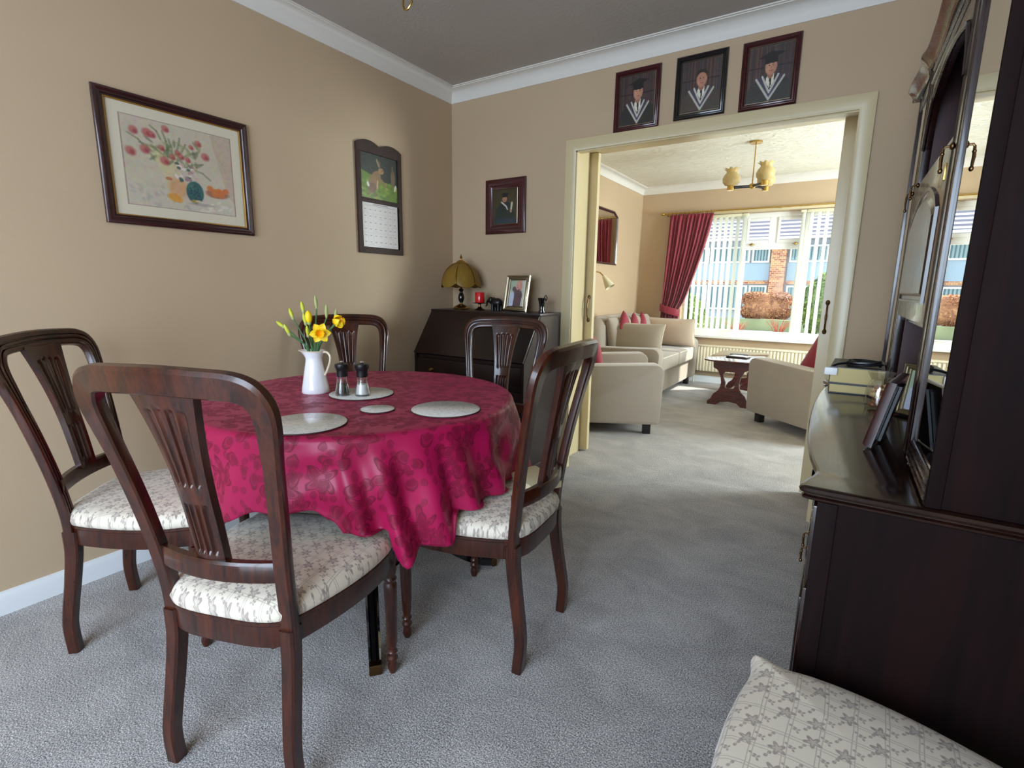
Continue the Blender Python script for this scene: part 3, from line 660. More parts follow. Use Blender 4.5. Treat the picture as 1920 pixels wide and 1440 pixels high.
# jug
def jug():
    o = thing('enamel_jug', 'tall white enamel milk jug holding daffodils', 'jug', (-1.618, 1.160, ZT), rad(20))
    prof = [(0.0, 0.0), (0.048, 0.0), (0.050, 0.004), (0.0475, 0.020), (0.042, 0.05), (0.036, 0.085), (0.031, 0.112), (0.0295, 0.124), (0.031, 0.132), (0.037, 0.146), (0.0405, 0.153), (0.0395, 0.154), (0.035, 0.146), (0.029, 0.132), (0.0275, 0.124), (0.029, 0.112), (0.033, 0.085), (0.038, 0.05), (0.043, 0.02), (0.0, 0.006)]
    n = 40; rings = []
    for r, z in prof:
        rings.append([(r*cos(2*PI*i/n) - (0.020*max(0, (z-0.13)/0.025)*max(0, -cos(2*PI*i/n))**6), r*sin(2*PI*i/n), z) for i in range(n)])
    MB().loft(rings).build('body', M['enamel'], o)
    P = catmull([(0.036, 0, 0.151), (0.055, 0, 0.150), (0.066, 0, 0.136), (0.064, 0, 0.115), (0.052, 0, 0.085), (0.041, 0, 0.066)], 5)
    MB().tube(P, 0.0042, 8).build('handle', M['cream_enamel'], o)
    MB().tube([(0.0405*cos(2*PI*i/32)-(0.020*max(0, -cos(2*PI*i/32))**6), 0.0405*sin(2*PI*i/32), 0.154) for i in range(32)], 0.0022, 6, True).build('rim', M['cream_enamel'], o)
jug()
# daffodils: each stem its own thing.  tip positions in world, root inside the jug
JX, JY = -1.618, 1.160
def stem_pts(tip, lean=0.5):
    b = Vector((JX+random.uniform(-.015, .015), JY+random.uniform(-.015, .015), ZT+0.02)); tip = Vector(tip)
    rim = Vector((JX+(tip.x-JX)*0.22, JY+(tip.y-JY)*0.22, ZT+0.155)); d = Vector((rim.x-JX, rim.y-JY, 0))
    if d.length > 0.026: rim = Vector((JX, JY, rim.z))+d.normalized()*0.026
    mid = rim.lerp(tip, 0.5)+Vector((0, 0, 0.008)); return catmull([b, rim, mid, tip], 5)
def bud_shape(m, base, d, L, r):
    d = Vector(d).normalized(); P = [Vector(base)+d*L*k for k in (0, .12, .3, .55, .8, .95, 1.0)]
    m.tube(P, [r*.35, r*.7, r*.95, r, r*.72, r*.3, r*.05], 10)
def daffodil(tip, d, kind, label, group=None):
    o = thing('daffodil', label, 'flower', (0, 0, 0), 0, group)
    P = stem_pts(tip); MB().tube(P, 0.0026, 7).build('stem', M['stem'], o)
    tip = Vector(tip); d = Vector(d).normalized()
    if kind == 'bud':
        m = MB(); bud_shape(m, tip, d, 0.042, 0.0068); m.build('bud', M['bud'], o); m = MB(); bud_shape(m, tip-d*0.006, d, 0.020, 0.0062); m.build('sheath', M['sheath'], o)
    elif kind == 'pale':
        m = MB(); bud_shape(m, tip, d, 0.05, 0.006); m.build('bud', M['sheath'], o)
    elif kind == 'yellow':
        m = MB(); bud_shape(m, tip, d, 0.045, 0.0125); m.build('petals', M['petal'], o); m = MB(); bud_shape(m, tip-d*0.008, d, 0.018, 0.0075); m.build('sheath', M['sheath'], o)
    else:
        q = d.to_track_quat('Z', 'Y').to_matrix().to_4x4(); q.translation = tip
        opn = 1.0 if kind == 'open' else 0.35; m = MB()
        for k in range(6):
            a = k*PI/3+(0.12 if k % 2 else 0); rings = []
            for j in range(8):
                t = j/7; L = 0.036*t; w = 0.0135*math.sin(PI*min(1, t*0.86+0.14))**0.8*(1 if t < 0.95 else 0.4)+0.0004
                out = L*(opn*0.97+0.03) if kind == 'open' else 0.004+0.014*sin(PI*min(1, t*0.85)); up = L*0.18+0.004*sin(PI*t)+(0.001 if k % 2 else 0) if kind == 'open' else L
                c = Vector((cos(a)*out, sin(a)*out, up)); s = Vector((-sin(a), cos(a), 0)); nn = Vector((0, 0, 1)) if kind == 'open' else Vector((cos(a), sin(a), 0))
                rings.append([tuple(c-s*w+nn*0.002), tuple(c-s*w*.5-nn*0.0006), tuple(c-nn*0.0012), tuple(c+s*w*.5-nn*0.0006), tuple(c+s*w+nn*0.002), tuple(c+s*w*.5+nn*0.0004), tuple(c), tuple(c-s*w*.5+nn*0.0004)])
            m.loft(rings, xf=q)
        m.build('petals', M['petal'], o, 60)
        m = MB(); n = 36; rings = []
        for r, z in ((0.006, 0.004), (0.008, 0.010), (0.0095, 0.018), (0.012, 0.025), (0.0145, 0.028), (0.013, 0.027), (0.0085, 0.019), (0.006, 0.010), (0.002, 0.006)):
            f = 0.0012 if z > 0.02 else 0.0; rings.append([((r+f*cos(9*2*PI*i/n))*cos(2*PI*i/n), (r+f*cos(9*2*PI*i/n))*sin(2*PI*i/n), z) for i in range(n)])
        m.loft(rings, xf=q); m.build('trumpet', M['trumpet'], o, 60)
G = 'daffodils in the white jug'
daffodil((-1.500, 1.105, 0.990), (0.75, -0.62, -0.02), 'open', 'open bright yellow daffodil facing the camera in the white jug', G)
daffodil((-1.462, 1.14, 1.020), (0.75, 0.1, 0.45), 'half', 'half-open yellow daffodil furthest right in the white jug', G)
daffodil((-1.592, 1.13, 1.018), (0.05, -0.1, 1), 'yellow', 'plump closed yellow daffodil upright in the middle of the jug', G)
for tp, d, k, l in (((-1.712, 1.11, 0.998), (-1, -.2, .55), 'bud', 'daffodil bud leaning furthest left out of the jug'),
                 ((-1.686, 1.13, 1.030), (-.5, 0, 1), 'bud', 'second daffodil bud from the left in the jug'),
                 ((-1.664, 1.16, 1.052), (-.25, 0, 1), 'bud', 'third daffodil bud from the left in the jug'),
                 ((-1.640, 1.15, 1.010), (-.15, -.1, 1), 'bud', 'shorter daffodil bud left of the plump yellow one'),
                 ((-1.652, 1.09, 0.975), (-.3, -.3, 1), 'bud', 'lowest daffodil bud at the left of the jug'),
                 ((-1.628, 1.19, 1.065), (-.1, 0, 1), 'pale', 'tallest pale green daffodil bud in the jug'),
                 ((-1.588, 1.12, 0.972), (.3, -.3, 1), 'bud', 'small daffodil bud in the middle of the bunch'),
                 ((-1.548, 1.17, 1.035), (.05, 0, 1), 'pale', 'pale upright daffodil bud behind the open flower'),
                 ((-1.526, 1.19, 1.020), (.15, 0, 1), 'pale', 'pale daffodil bud just right of its twin behind the open flower')):
    daffodil(tp, d, k, l, G)
# mills
def mill(x, y, fill, label, name):
    o = thing(name, label, 'mill', (x, y, ZT+0.005), 0.3)
    MB().lathe([(0, 0), (0.0265, 0), (0.0275, 0.003), (0.0265, 0.012), (0.022, 0.035), (0.0185, 0.056), (0.019, 0.068), (0.0175, 0.068), (0.017, 0.056), (0.0205, 0.035), (0.025, 0.012), (0.024, 0.006), (0, 0.006)], n=28).build('glass_body', M['thin'], o)
    MB().lathe([(0, 0.0065), (0.0235, 0.0065), (0.0245, 0.012), (0.0202, 0.034), (0.0188, 0.041), (0, 0.043)], n=24).build('contents', fill, o)
    MB().lathe([(0, 0.0682), (0.020, 0.0682), (0.0205, 0.072), (0.0195, 0.088), (0.021, 0.094), (0.025, 0.103), (0.0235, 0.112), (0.015, 0.115), (0, 0.1155)], n=28).build('cap', M['black'], o)
    MB().lathe([(0, 0.1156), (0.006, 0.1156), (0.0075, 0.119), (0.0055, 0.123), (0, 0.124)], n=16).build('finial', M['chrome'], o)
mill(-1.476, 1.168, M['pepper'], 'glass pepper mill with black cap, left of the salt mill', 'pepper_mill')
mill(-1.414, 1.205, M['salt'], 'glass salt mill with black cap, right of the pepper mill', 'salt_mill')
# small cream box on the seat of the right chair
o = tag(B(-0.085, -0.06, 0, 0.085, 0.06, 0.024, 0.002).build('box', M['card']), 'thin cream box lying on the seat of the right-hand dining chair', 'box'); o.location = (-0.850, 1.462, 0.4828); o.rotation_euler = (0, 0, rad(-28))

# ---------------------------------------------------------------- printed pictures (vertex-coloured sheets)
class Canvas:
    def __init__(s, w, h, col):
        s.w, s.h = w, h; s.a = np.ones((h, w, 3))*np.array(col)/255.0
        s.y, s.x = np.mgrid[0:h, 0:w]; s.x = (s.x+.5)/w; s.y = 1-(s.y+.5)/h; s.rng = np.random.RandomState(3)
    def blend(s, m, col, al=1.0):
        m = np.clip(m, 0, 1)[..., None]*al; s.a = s.a*(1-m)+np.array(col)/255.0*m
    def ell(s, cx, cy, rx, ry, col, al=1.0, rot=0.0, soft=0.15):
        dx, dy = s.x-cx, s.y-cy; c, q = math.cos(rot), math.sin(rot); u = (dx*c+dy*q)/rx; v = (-dx*q+dy*c)/ry
        d = np.sqrt(u*u+v*v); s.blend((1-d)/soft+0.5, col, al)
    def line(s, pts, w, col, al=1.0):
        for (x0, y0), (x1, y1) in zip(pts, pts[1:]):
            dx, dy = x1-x0, y1-y0; L = dx*dx+dy*dy+1e-9; t = np.clip(((s.x-x0)*dx+(s.y-y0)*dy)/L, 0, 1)
            d = np.hypot(s.x-x0-t*dx, (s.y-y0-t*dy)); s.blend((w-d)/(w*0.4)+0.5, col, al)
    def poly(s, P, col, al=1.0):
        ins = np.zeros(s.x.shape, bool); n = len(P)
        for i in range(n):
            (x0, y0), (x1, y1) = P[i-1], P[i]; c = ((y0 > s.y) != (y1 > s.y)) & (s.x < (x1-x0)*(s.y-y0)/(y1-y0+1e-12)+x0); ins ^= c
        s.blend(ins.astype(float), col, al)
    def grain(s, amt):
        n = s.rng.rand(s.h//4+2, s.w//4+2, 3)-.5; n = np.kron(n, np.ones((4, 4, 1)))[:s.h, :s.w]; s.a = np.clip(s.a+n*amt, 0, 1)
def sheet(cv, x0, z0, x1, z1, y, name, parent):
    """flat printed sheet in the xz plane facing -y"""
    w, h = cv.w, cv.h; me = bpy.data.meshes.new(name); V = []; F = []
    for j in range(h+1):
        for i in range(w+1): V.append((x0+(x1-x0)*i/w, y, z0+(z1-z0)*(1-j/h)))
    for j in range(h):
        for i in range(w): a = j*(w+1)+i; F.append((a, a+w+1, a+w+2, a+1))
    me.from_pydata(V, [], F); lin = np.where(cv.a <= 0.04045, cv.a/12.92, ((cv.a+0.055)/1.055)**2.4)
    at = me.color_attributes.new('Col', 'FLOAT_COLOR', 'CORNER'); c = np.ones((h*w, 4, 4)); c[:, :, :3] = lin.reshape(-1, 1, 3); at.data.foreach_set('color', c.ravel())
    me.materials.append(M['print']); o = bpy.data.objects.new(name, me); COL.objects.link(o); o.parent = parent; return o
FP = [(0, 0), (0, 0.012), (0.12, 0.017), (0.3, 0.019), (0.55, 0.014), (0.72, 0.016), (0.85, 0.010), (1.0, 0.008), (1.0, 0)]
def hang(name, label, loc, rz, w, h, fw, mat, cv, mount=None, gilt=0.0, group=None, cat='picture', tilt=0.0):
    o = thing(name, label, cat, loc, rz, group); o.rotation_euler = (tilt, 0, rz)
    rect_ring(-w/2, 0, w/2, h, fw, FP, 'frame', mat, o)
    g = fw
    if gilt: rect_ring(-w/2+fw, fw, w/2-fw, h-fw, gilt, [(0, 0.002), (0, 0.009), (0.5, 0.010), (1, 0.006), (1, 0.002)], 'gilt_slip', M['gold'] if mount else M['pewter'], o)
    x0, x1, z0, z1 = -w/2+fw*0.95, w/2-fw*0.95, fw*0.95, h-fw*0.95
    B(x0-0.004, -0.0035, z0-0.004, x1+0.004, -0.0005, z1+0.004).build('backing_board', M['mount'] if mount else M['blackframe'], o, 0)
    if mount:
        mm, mcol = mount
        sheet(cv, x0+mm, z0+mm, x1-mm, z1-mm, -0.0040, 'print', o)
    else: sheet(cv, x0, z0, x1, z1, -0.0040, 'print', o)
    return o
def art_flowers():
    c = Canvas(168, 120, (206, 198, 184)); R = c.rng
    for k in range(60): c.ell(R.rand(), R.rand(), .05+.1*R.rand(), .04+.08*R.rand(), [(212, 206, 194), (198, 188, 172), (204, 186, 178), (190, 188, 172)][k % 4], .28, R.rand()*3, .9)
    c.poly([(.78, 1), (1, 1), (1, .15), (.93, .25)], (186, 160, 146), .45); c.poly([(0, 0), (1, 0), (.97, .2), (.6, .3), (0, .18)], (206, 200, 194), .5)
    for k in range(26): c.ell(.03+.5*R.rand(), .02+.24*R.rand(), .02+.02*R.rand(), .015, (170, 168, 168), .4, R.rand()*3, .6)
    c.poly([(.22, .72), (.44, .62), (.52, .28), (.47, .18), (.42, .15), (.36, .2), (.33, .4), (.25, .55)], (214, 206, 160), .55)     # pale jug
    c.ell(.45, .26, .09, .12, (214, 156, 118), .7, 0, .5); c.ell(.41, .14, .07, .045, (224, 158, 74), .9, -.5, .4); c.ell(.37, .36, .03, .02, (190, 110, 84), .8)
    for a, b in (((.25, .93), (.33, .8)), ((.06, .8), (.2, .66)), ((.15, .72), (.35, .62)), ((.3, .7), (.42, .62)), ((.4, .82), (.42, .6)), ((.55, .8), (.46, .6)), ((.62, .72), (.46, .58)), ((.7, .6), (.52, .52)), ((.76, .42), (.6, .52)), ((.5, .86), (.45, .65)), ((.35, .9), (.38, .65))):
        c.line([a, ((a[0]+b[0])/2+.01, (a[1]+b[1])/2+.02), b], .010, (122, 134, 108), .6)
    for k in range(46): c.ell(.22+.46*R.rand(), .50+.32*R.rand()**.8, .045, .014, [(112, 130, 98), (150, 158, 118), (92, 112, 86), (176, 176, 136)][k % 4], .5, .6+R.rand()*2, .5)
    for x, y, s in ((.11, .84, .04), (.22, .84, .045), (.26, .83, .035), (.38, .93, .035), (.07, .6, .045), (.19, .65, .045), (.33, .7, .032), (.35, .56, .045), (.47, .68, .03), (.5, .64, .03), (.56, .62, .028), (.67, .84, .035), (.73, .7, .042), (.42, .62, .03), (.6, .78, .025)):
        c.ell(x, y, s*.9, s*1.1, (176, 84, 88), .75, .3, .6); c.ell(x-.008, y+.012, s*.5, s*.5, (206, 134, 130), .6, 0, .8); c.ell(x+.012, y-.01, s*.35, s*.6, (148, 58, 72), .5, .5, .7)
    for k in range(34): c.ell(.43+.2*R.rand(), .36+.2*R.rand(), .016, .02, [(232, 222, 222), (160, 128, 150), (214, 176, 180), (72, 96, 92), (240, 234, 230)][k % 5], .85, R.rand()*3, .4)
    c.ell(.6, .24, .082, .135, (54, 96, 100), .95, 0, .15); c.ell(.6, .13, .05, .02, (190, 150, 80), .8); c.ell(.57, .3, .03, .04, (92, 140, 130), .6, 0, .8)
    for k in range(20): c.ell(.55+.1*R.rand(), .16+.16*R.rand(), .008, .01, (38, 62, 88), .7)
    c.ell(.82, .26, .115, .055, (160, 96, 74), .8, 0, .3)
    for x, y in ((.75, .32), (.79, .29), (.84, .3), (.88, .29), (.8, .25), (.86, .25), (.91, .31)): c.ell(x, y, .032, .034, (214, 124, 70), .9, 0, .4)
    for k in range(20): c.ell(.62+.36*R.rand(), .02+.14*R.rand(), .03, .014, (228, 222, 214), .6, R.rand(), .5)
    c.ell(.66, .1, .12, .02, (140, 128, 140), .5, 0, .6); c.a *= np.array([.93, .91, .86]); [c.line(L, .006, (150, 130, 122), .8) for L in ([(.004, .004), (.996, .004), (.996, .996), (.004, .996), (.004, .004)],)]; c.grain(.04); return c
def portrait(kind, seed):
    c = Canvas(60, 78, (62, 50, 48)); R = c.rng; R.seed(seed)
    for k in range(34):
        x = R.rand(); c.line([(x, .25), (x, 1)], .006+.006*R.rand(), [(92, 62, 60), (54, 44, 46), (80, 76, 78), (104, 74, 60)][k % 4], .7)
    c.line([(0, .62), (1, .62)], .012, (34, 28, 28), .8)
    skin = (180, 128, 102); cx = {0: .52, 1: .52, 2: .52}[kind]; cy = {0: .64, 1: .62, 2: .62}[kind]
    gown = {0: (42, 40, 36), 1: (72, 62, 52), 2: (50, 48, 42)}[kind]
    c.poly([(.02, 0), (.08, .30), (.32, .46), (.72, .46), (.95, .34), (1, 0)], gown, 1)
    c.poly([(cx-.07, cy-.12), (cx+.07, cy-.12), (cx+.09, .36), (cx, .24), (cx-.09, .36)], (222, 214, 196), 1); c.poly([(cx-.02, .45), (cx+.03, .45), (cx+.02, .26), (cx, .22)], (40, 36, 40), 1)
    c.ell(cx, cy-.13, .07, .08, (150, 104, 84), 1); c.ell(cx, cy, .125, .15, skin, 1); c.ell(cx-.03, cy-.01, .07, .09, (206, 156, 128), .6, 0, .8)
    for s in (-1, 1): c.ell(cx+s*.04, cy+.02, .018, .009, (60, 40, 36), .9); c.ell(cx+s*.108, cy-.005, .02, .03, skin, 1); c.line([(cx+s*.06, cy+.048), (cx+s*.025, cy+.052)], .006, (90, 60, 48), .8)
    c.line([(cx, cy+.01), (cx+.006, cy-.03), (cx-.008, cy-.035)], .006, (160, 104, 84), .8); c.line([(cx-.035, cy-.065), (cx, cy-.075), (cx+.035, cy-.065)], .008, (150, 70, 66), .9)
    if kind == 1: c.ell(cx, cy+.10, .135, .085, (46, 32, 26), 1); c.ell(cx, cy+.035, .112, .09, skin, 1, 0, .2); c.ell(cx-.04, cy+.02, .018, .009, (60, 40, 36), .9); c.ell(cx+.04, cy+.02, .018, .009, (60, 40, 36), .9)
    else: c.poly([(cx-.14, cy+.05), (cx+.14, cy+.06), (cx+.125, cy+.19), (cx-.125, cy+.18)], (24, 22, 22), 1); c.poly([(cx-.30, cy+.16), (cx, cy+.13), (cx+.30, cy+.21), (cx, cy+.26)], (30, 27, 28), 1)
    for off, col in ((0, (190, 188, 176)), (.055, (70, 62, 84)), (.10, (184, 182, 168))):
        for s in (-1, 1): c.line([(cx+s*(.17+off*1.25), .46-off*.35), (cx, .17-off*1.15)], .021, col, 1)
    c.grain(.03); return c
def small_portrait():
    c = Canvas(54, 84, (58, 50, 30)); c.ell(.5, .5, .6, .6, (74, 62, 38), .6, 0, .9)
    c.poly([(.1, .08), (.14, .45), (.35, .62), (.62, .62), (.8, .42), (.9, .1)], (34, 40, 34), 1); c.poly([(.05, 0), (.95, 0), (.95, .14), (.05, .2)], (38, 46, 56), 1)
    c.ell(.46, .70, .09, .085, (176, 120, 96), 1); c.poly([(.36, .75), (.58, .75), (.57, .82), (.37, .82)], (20, 18, 18), 1); c.poly([(.26, .83), (.46, .79), (.68, .84), (.46, .87)], (22, 20, 20), 1)
    for s in (-1, 1): c.ell(.46+s*.03, .71, .014, .006, (50, 34, 30), 1)
    c.line([(.44, .665), (.48, .665)], .007, (130, 60, 56), .9)
    c.line([(.34, .62), (.52, .5), (.57, .42)], .022, (206, 196, 188), 1); c.line([(.75, .58), (.71, .36)], .035, (196, 190, 164), 1); c.ell(.70, .38, .04, .035, (176, 120, 96), 1); c.grain(.03); return c
def art_hare():
    c = Canvas(76, 84, (34, 42, 34)); c.poly([(0, 0), (1, 0), (1, .38), (.6, .44), (0, .62)], (96, 122, 30), 1)
    R = c.rng
    for k in range(60): c.ell(R.rand(), .42*R.rand(), .05, .03, [(120, 148, 36), (70, 96, 26), (146, 160, 60)][k % 3], .5, 0, .6)
    br = (132, 100, 62); c.ell(.38, .42, .13, .25, br, 1, -.45, .15); c.ell(.3, .26, .11, .11, (112, 84, 56), 1); c.ell(.55, .66, .075, .07, (150, 116, 76), 1)
    c.ell(.47, .82, .025, .10, (140, 120, 96), 1, .35); c.ell(.52, .80, .02, .09, (96, 74, 52), 1, .2); c.ell(.59, .68, .012, .012, (20, 16, 12), 1)
    c.line([(.5, .52), (.6, .42), (.66, .33)], .022, br, 1); c.line([(.45, .42), (.44, .26)], .02, (176, 150, 110), 1); c.line([(.3, .2), (.2, .1)], .025, (120, 92, 60), 1); c.line([(.34, .2), (.4, .1)], .03, (110, 84, 56), 1)
    c.ell(.2, .32, .03, .06, (214, 206, 190), 1, .3); c.ell(.87, .55, .06, .2, (104, 84, 60), 1); c.ell(.86, .76, .025, .08, (96, 78, 56), 1); c.ell(.93, .34, .03, .08, (206, 200, 184), .9, -.3); c.grain(.04); return c
def art_dates():
    c = Canvas(84, 108, (206, 198, 192)); c.line([(.08, .93), (.92, .93)], .004, (150, 140, 138), .9); c.line([(.3, .965), (.7, .965)], .010, (120, 112, 112), .8)
    for i in range(7):
        for j in range(6):
            x = .08+.14*i; y = .84-.145*j; c.line([(x-.02, y), (x+.015, y)], .010, (130, 124, 126), .75)
            if (i*3+j*5) % 7 == 0: c.line([(x-.03, y-.05), (x+.05, y-.05)], .006, (140, 140, 160), .5)
    for i in range(8): c.line([(.01+.14*i, .03), (.01+.14*i, .9)], .0025, (176, 168, 166), .6)
    for j in range(7): c.line([(.01, .03+.145*j), (.99, .03+.145*j)], .0025, (176, 168, 166), .6)
    return c
# left wall (facing +x)
hang('framed_painting', 'large framed watercolour of red tulips and fruit on the left wall', (XL+0.001, 1.122, 1.372), rad(90), 0.572, 0.482, 0.033, M['frame'], art_flowers(), (0.045, 0), 0.005)
# grey line round the print inside the mount comes with the print sheet
cal = thing('wall_calendar', 'tall wooden calendar frame with hare photograph and date page', 'calendar', (XL+0.001, 2.196, 1.338), rad(90))
m = MB(); cw, chh = 0.340, 0.612
def arch_top(x): return chh-0.035+0.034*abs(sin(PI*(x/(cw)+0.5)*2*0.5*2))**0.8
top = [(-cw/2+cw*i/32, chh-0.022+0.026*abs(sin(2*PI*i/32))**0.75) for i in range(33)]
m.prism([(-cw/2, chh-0.062), (cw/2, chh-0.062)]+top[::-1], 'y', -0.016, 0)
for a in ((-cw/2, 0, -cw/2+0.028, chh-0.061), (cw/2-0.028, 0, cw/2, chh-0.061), (-cw/2+0.028, 0, cw/2-0.028, 0.032), (-cw/2+0.028, 0.282, cw/2-0.028, 0.306)): m.box(a[0], -0.016, a[1], a[2], 0, a[3], 0.002)
m.build('frame', M['calframe'], cal, 30)
B(-cw/2+0.01, -0.003, 0.01, cw/2-0.01, -0.0005, chh-0.06).build('backing_board', M['calframe'], cal, 0)
sheet(art_hare(), -cw/2+0.026, 0.304, cw/2-0.026, chh-0.060, -0.006, 'picture_page', cal); sheet(art_dates(), -cw/2+0.034, 0.036, cw/2-0.034, 0.284, -0.006, 'date_page', cal)
# back wall (facing -y)
hang('framed_photograph', 'small maroon framed graduation photo alone on the wall above the desk', (-1.918, YB-0.001, 1.497), 0, 0.308, 0.340, 0.060, M['redframe'], small_portrait(), None, 0.004, 'framed graduation photographs', 'photograph')
for nm, x, z, w, h, mt, k, l in (('framed_photograph', -1.072, 2.004, 0.252, 0.308, M['redframe'], 0, 'maroon framed graduation photo, leftmost of the three over the doorway, capped student'),
                            ('framed_photograph', -0.742, 2.017, 0.250, 0.298, M['blackframe'], 1, 'black framed graduation photo of a bareheaded student, middle over the doorway'),
                            ('framed_photograph', -0.427, 2.010, 0.250, 0.302, M['redframe'], 2, 'maroon framed graduation photo, rightmost of the three over the doorway')):
    hang(nm, l, (x, YB-0.001, z), 0, w, h, 0.026, mt, portrait(k, k+5), None, 0.004, 'framed graduation photographs', 'photograph')

# ---------------------------------------------------------------- bureau and its ornaments
def bureau():
    x0, x1 = -2.325, -1.487; yb = YB-0.022; W = x1-x0
    o = thing('writing_bureau', 'dark mahogany writing bureau with sloping fall front in the corner', 'desk', ((x0+x1)/2, 2.62, 0)); cx = -(x0+x1)/2; cy = -2.62
    def L(x, y): return (x+cx, y+cy)
    yf, yt, zt, zs = 2.42, 2.60, 1.005, 0.725
    m = MB()
    prof = [(yb+cy, 0.10), (yf+cy, 0.10), (yf+cy, zs), (yt+cy, zt-0.018), (yb+cy, zt-0.018)]
    m.prism(prof, 'x', -W/2, -W/2+0.018); m.prism(prof, 'x', W/2-0.018, W/2); m.box(-W/2+0.018, yb+cy-0.01, 0.1, W/2-0.018, yb+cy, zt-0.018)
    m.box(-W/2+0.018, yf+cy+0.02, 0.1, W/2-0.018, yb+cy-0.01, zs-0.002); m.build('body', M['desk'], o, 0)
    B(-W/2-0.004, yt+cy-0.012, zt-0.018, W/2+0.004, yb+cy, zt, 0.004).build('top_board', M['desk'], o, 35)
    # fall front
    ff = MB(); a = math.atan2(zt-0.018-zs, yt-yf); L2 = math.hypot(zt-0.018-zs, yt-yf)
    R = Matrix.Translation((0, yf+cy, zs)) @ Matrix.Rotation(a, 4, 'X')
    ff.box(-W/2+0.002, 0.0, -0.004, W/2-0.002, L2, 0.014, 0.003, xf=R); f = ff.build('fall_front', M['desk'], o, 35)
    MB().box(-0.012, L2-0.06, 0.014, 0.012, L2-0.03, 0.017, 0.002, xf=R).build('keyhole_plate', M['brass'], f)
    zz = [0.705, 0.560, 0.410, 0.262, 0.115]
    for i in range(4):
        d = B(-W/2+0.02, yf+cy, zz[i+1]+0.006, W/2-0.02, yf+cy+0.018, zz[i]-0.004, 0.004).build('drawer', M['desk'], o, 35)
        for s in (-1, 1):
            k = MB(); k.lathe([(0, 0), (0.011, 0), (0.007, 0.008), (0.012, 0.016), (0.009, 0.022), (0, 0.023)], n=16, xf=Matrix.Translation((s*0.27, yf+cy, (zz[i]+zz[i+1])/2)) @ Matrix.Rotation(PI/2, 4, 'X')); k.build('knob', M['brass'], d)
    m = MB(); m.box(-W/2-0.01, yf+cy-0.012, 0.06, W/2+0.01, yb+cy, 0.10, 0.008)
    pts = [(-W/2-0.006, 0.002), (-W/2+0.07, 0.002), (-W/2+0.10, 0.035), (-W/2+0.16, 0.058), (W/2-0.16, 0.058), (W/2-0.10, 0.035), (W/2-0.07, 0.002), (W/2+0.006, 0.002), (W/2+0.006, 0.062), (-W/2-0.006, 0.062)]
    m.prism(pts, 'y', yf+cy-0.008, yf+cy+0.010)
    for s in (-1, 1): m.prism([(yf+cy-0.006, 0.002), (yf+cy+0.06, 0.002), (yf+cy+0.1, 0.05), (yb+cy-0.1, 0.05), (yb+cy-0.06, 0.002), (yb+cy, 0.002), (yb+cy, 0.062), (yf+cy-0.006, 0.062)], 'x', s*(W/2-0.004), s*(W/2+0.006))
    m.build('plinth', M['desk'], o, 30)
bureau()
ZD = 1.0055
def petal_lamp():
    o = thing('table_lamp', 'small brass and wood table lamp with amber petal shade on the bureau', 'lamp', (-2.175, 2.72, ZD), 0.4)
    MB().lathe([(0, 0), (0.052, 0), (0.054, 0.006), (0.048, 0.016), (0.030, 0.026), (0.012, 0.034), (0.009, 0.042), (0, 0.043)], n=32).build('base', M['brass'], o)
    MB().lathe([(0, 0.042), (0.010, 0.042), (0.018, 0.058), (0.022, 0.075), (0.018, 0.094), (0.011, 0.110), (0.011, 0.116), (0.017, 0.124), (0.012, 0.134), (0, 0.135)], n=24).build('turned_stem', M['blackgloss'], o)
    MB().lathe([(0, 0.134), (0.007, 0.134), (0.012, 0.145), (0.007, 0.158), (0.006, 0.30), (0, 0.30)], n=16).build('brass_neck', M['brass'], o)
    for k in range(6):
        a0 = k*PI/3; rings = []
        for j in range(13):
            t = j/12; r = 0.030+0.105*sin(t*PI/2*0.95)**0.9; z = 0.300-0.135*t**1.5; row = []
            for i in range(9):
                u = -1+i/4; aa = a0+u*(PI/6)*0.93; rr = r*(1-0.04*u*u); zz = z-0.024*(1-u*u)*max(0, t-0.5)*2
                row.append((rr*cos(aa), rr*sin(aa), zz))
            rings.append(row)
        back = [[(x*0.975, y*0.975, z-0.002) for x, y, z in r] for r in rings]
        MB().loft([a + b[::-1] for a, b in zip(rings, back)]).build('glass_petal', M['amber'], o, 50)
    m = MB()
    for k in range(6):
        a = k*PI/3+PI/6; P = []
        for j in range(13):
            t = j/12; r = 0.030+0.105*sin(t*PI/2*0.95)**0.9; P.append((r*0.975*cos(a), r*0.975*sin(a), 0.302-0.135*t**1.5))
        m.tube(P, 0.0022, 6)
    m.build('shade_ribs', M['brass'], o)
    MB().lathe([(0, 0.300), (0.036, 0.298), (0.034, 0.306), (0.018, 0.318), (0.006, 0.324), (0.006, 0.330), (0.010, 0.338), (0.004, 0.350), (0, 0.362)], n=24).build('cap_finial', M['brass'], o)
petal_lamp()
h = thing('candle_holder', 'small brass dish candle holder on the bureau', 'candle holder', (-2.005, 2.70, ZD))
MB().lathe([(0, 0), (0.034, 0), (0.036, 0.004), (0.020, 0.010), (0.008, 0.022), (0.007, 0.036), (0.014, 0.041), (0.046, 0.044), (0.048, 0.047), (0.012, 0.0475), (0, 0.0475)], n=28).build('stand', M['bronze'], h)
c = MB().lathe([(0, 0), (0.030, 0), (0.031, 0.003), (0.031, 0.062), (0.028, 0.066), (0.010, 0.063), (0, 0.063)], n=28).build('candle', M['candle']); c.location = (-2.005, 2.70, ZD+0.048)
tag(c, 'short shiny red pillar candle on the brass dish', 'candle')
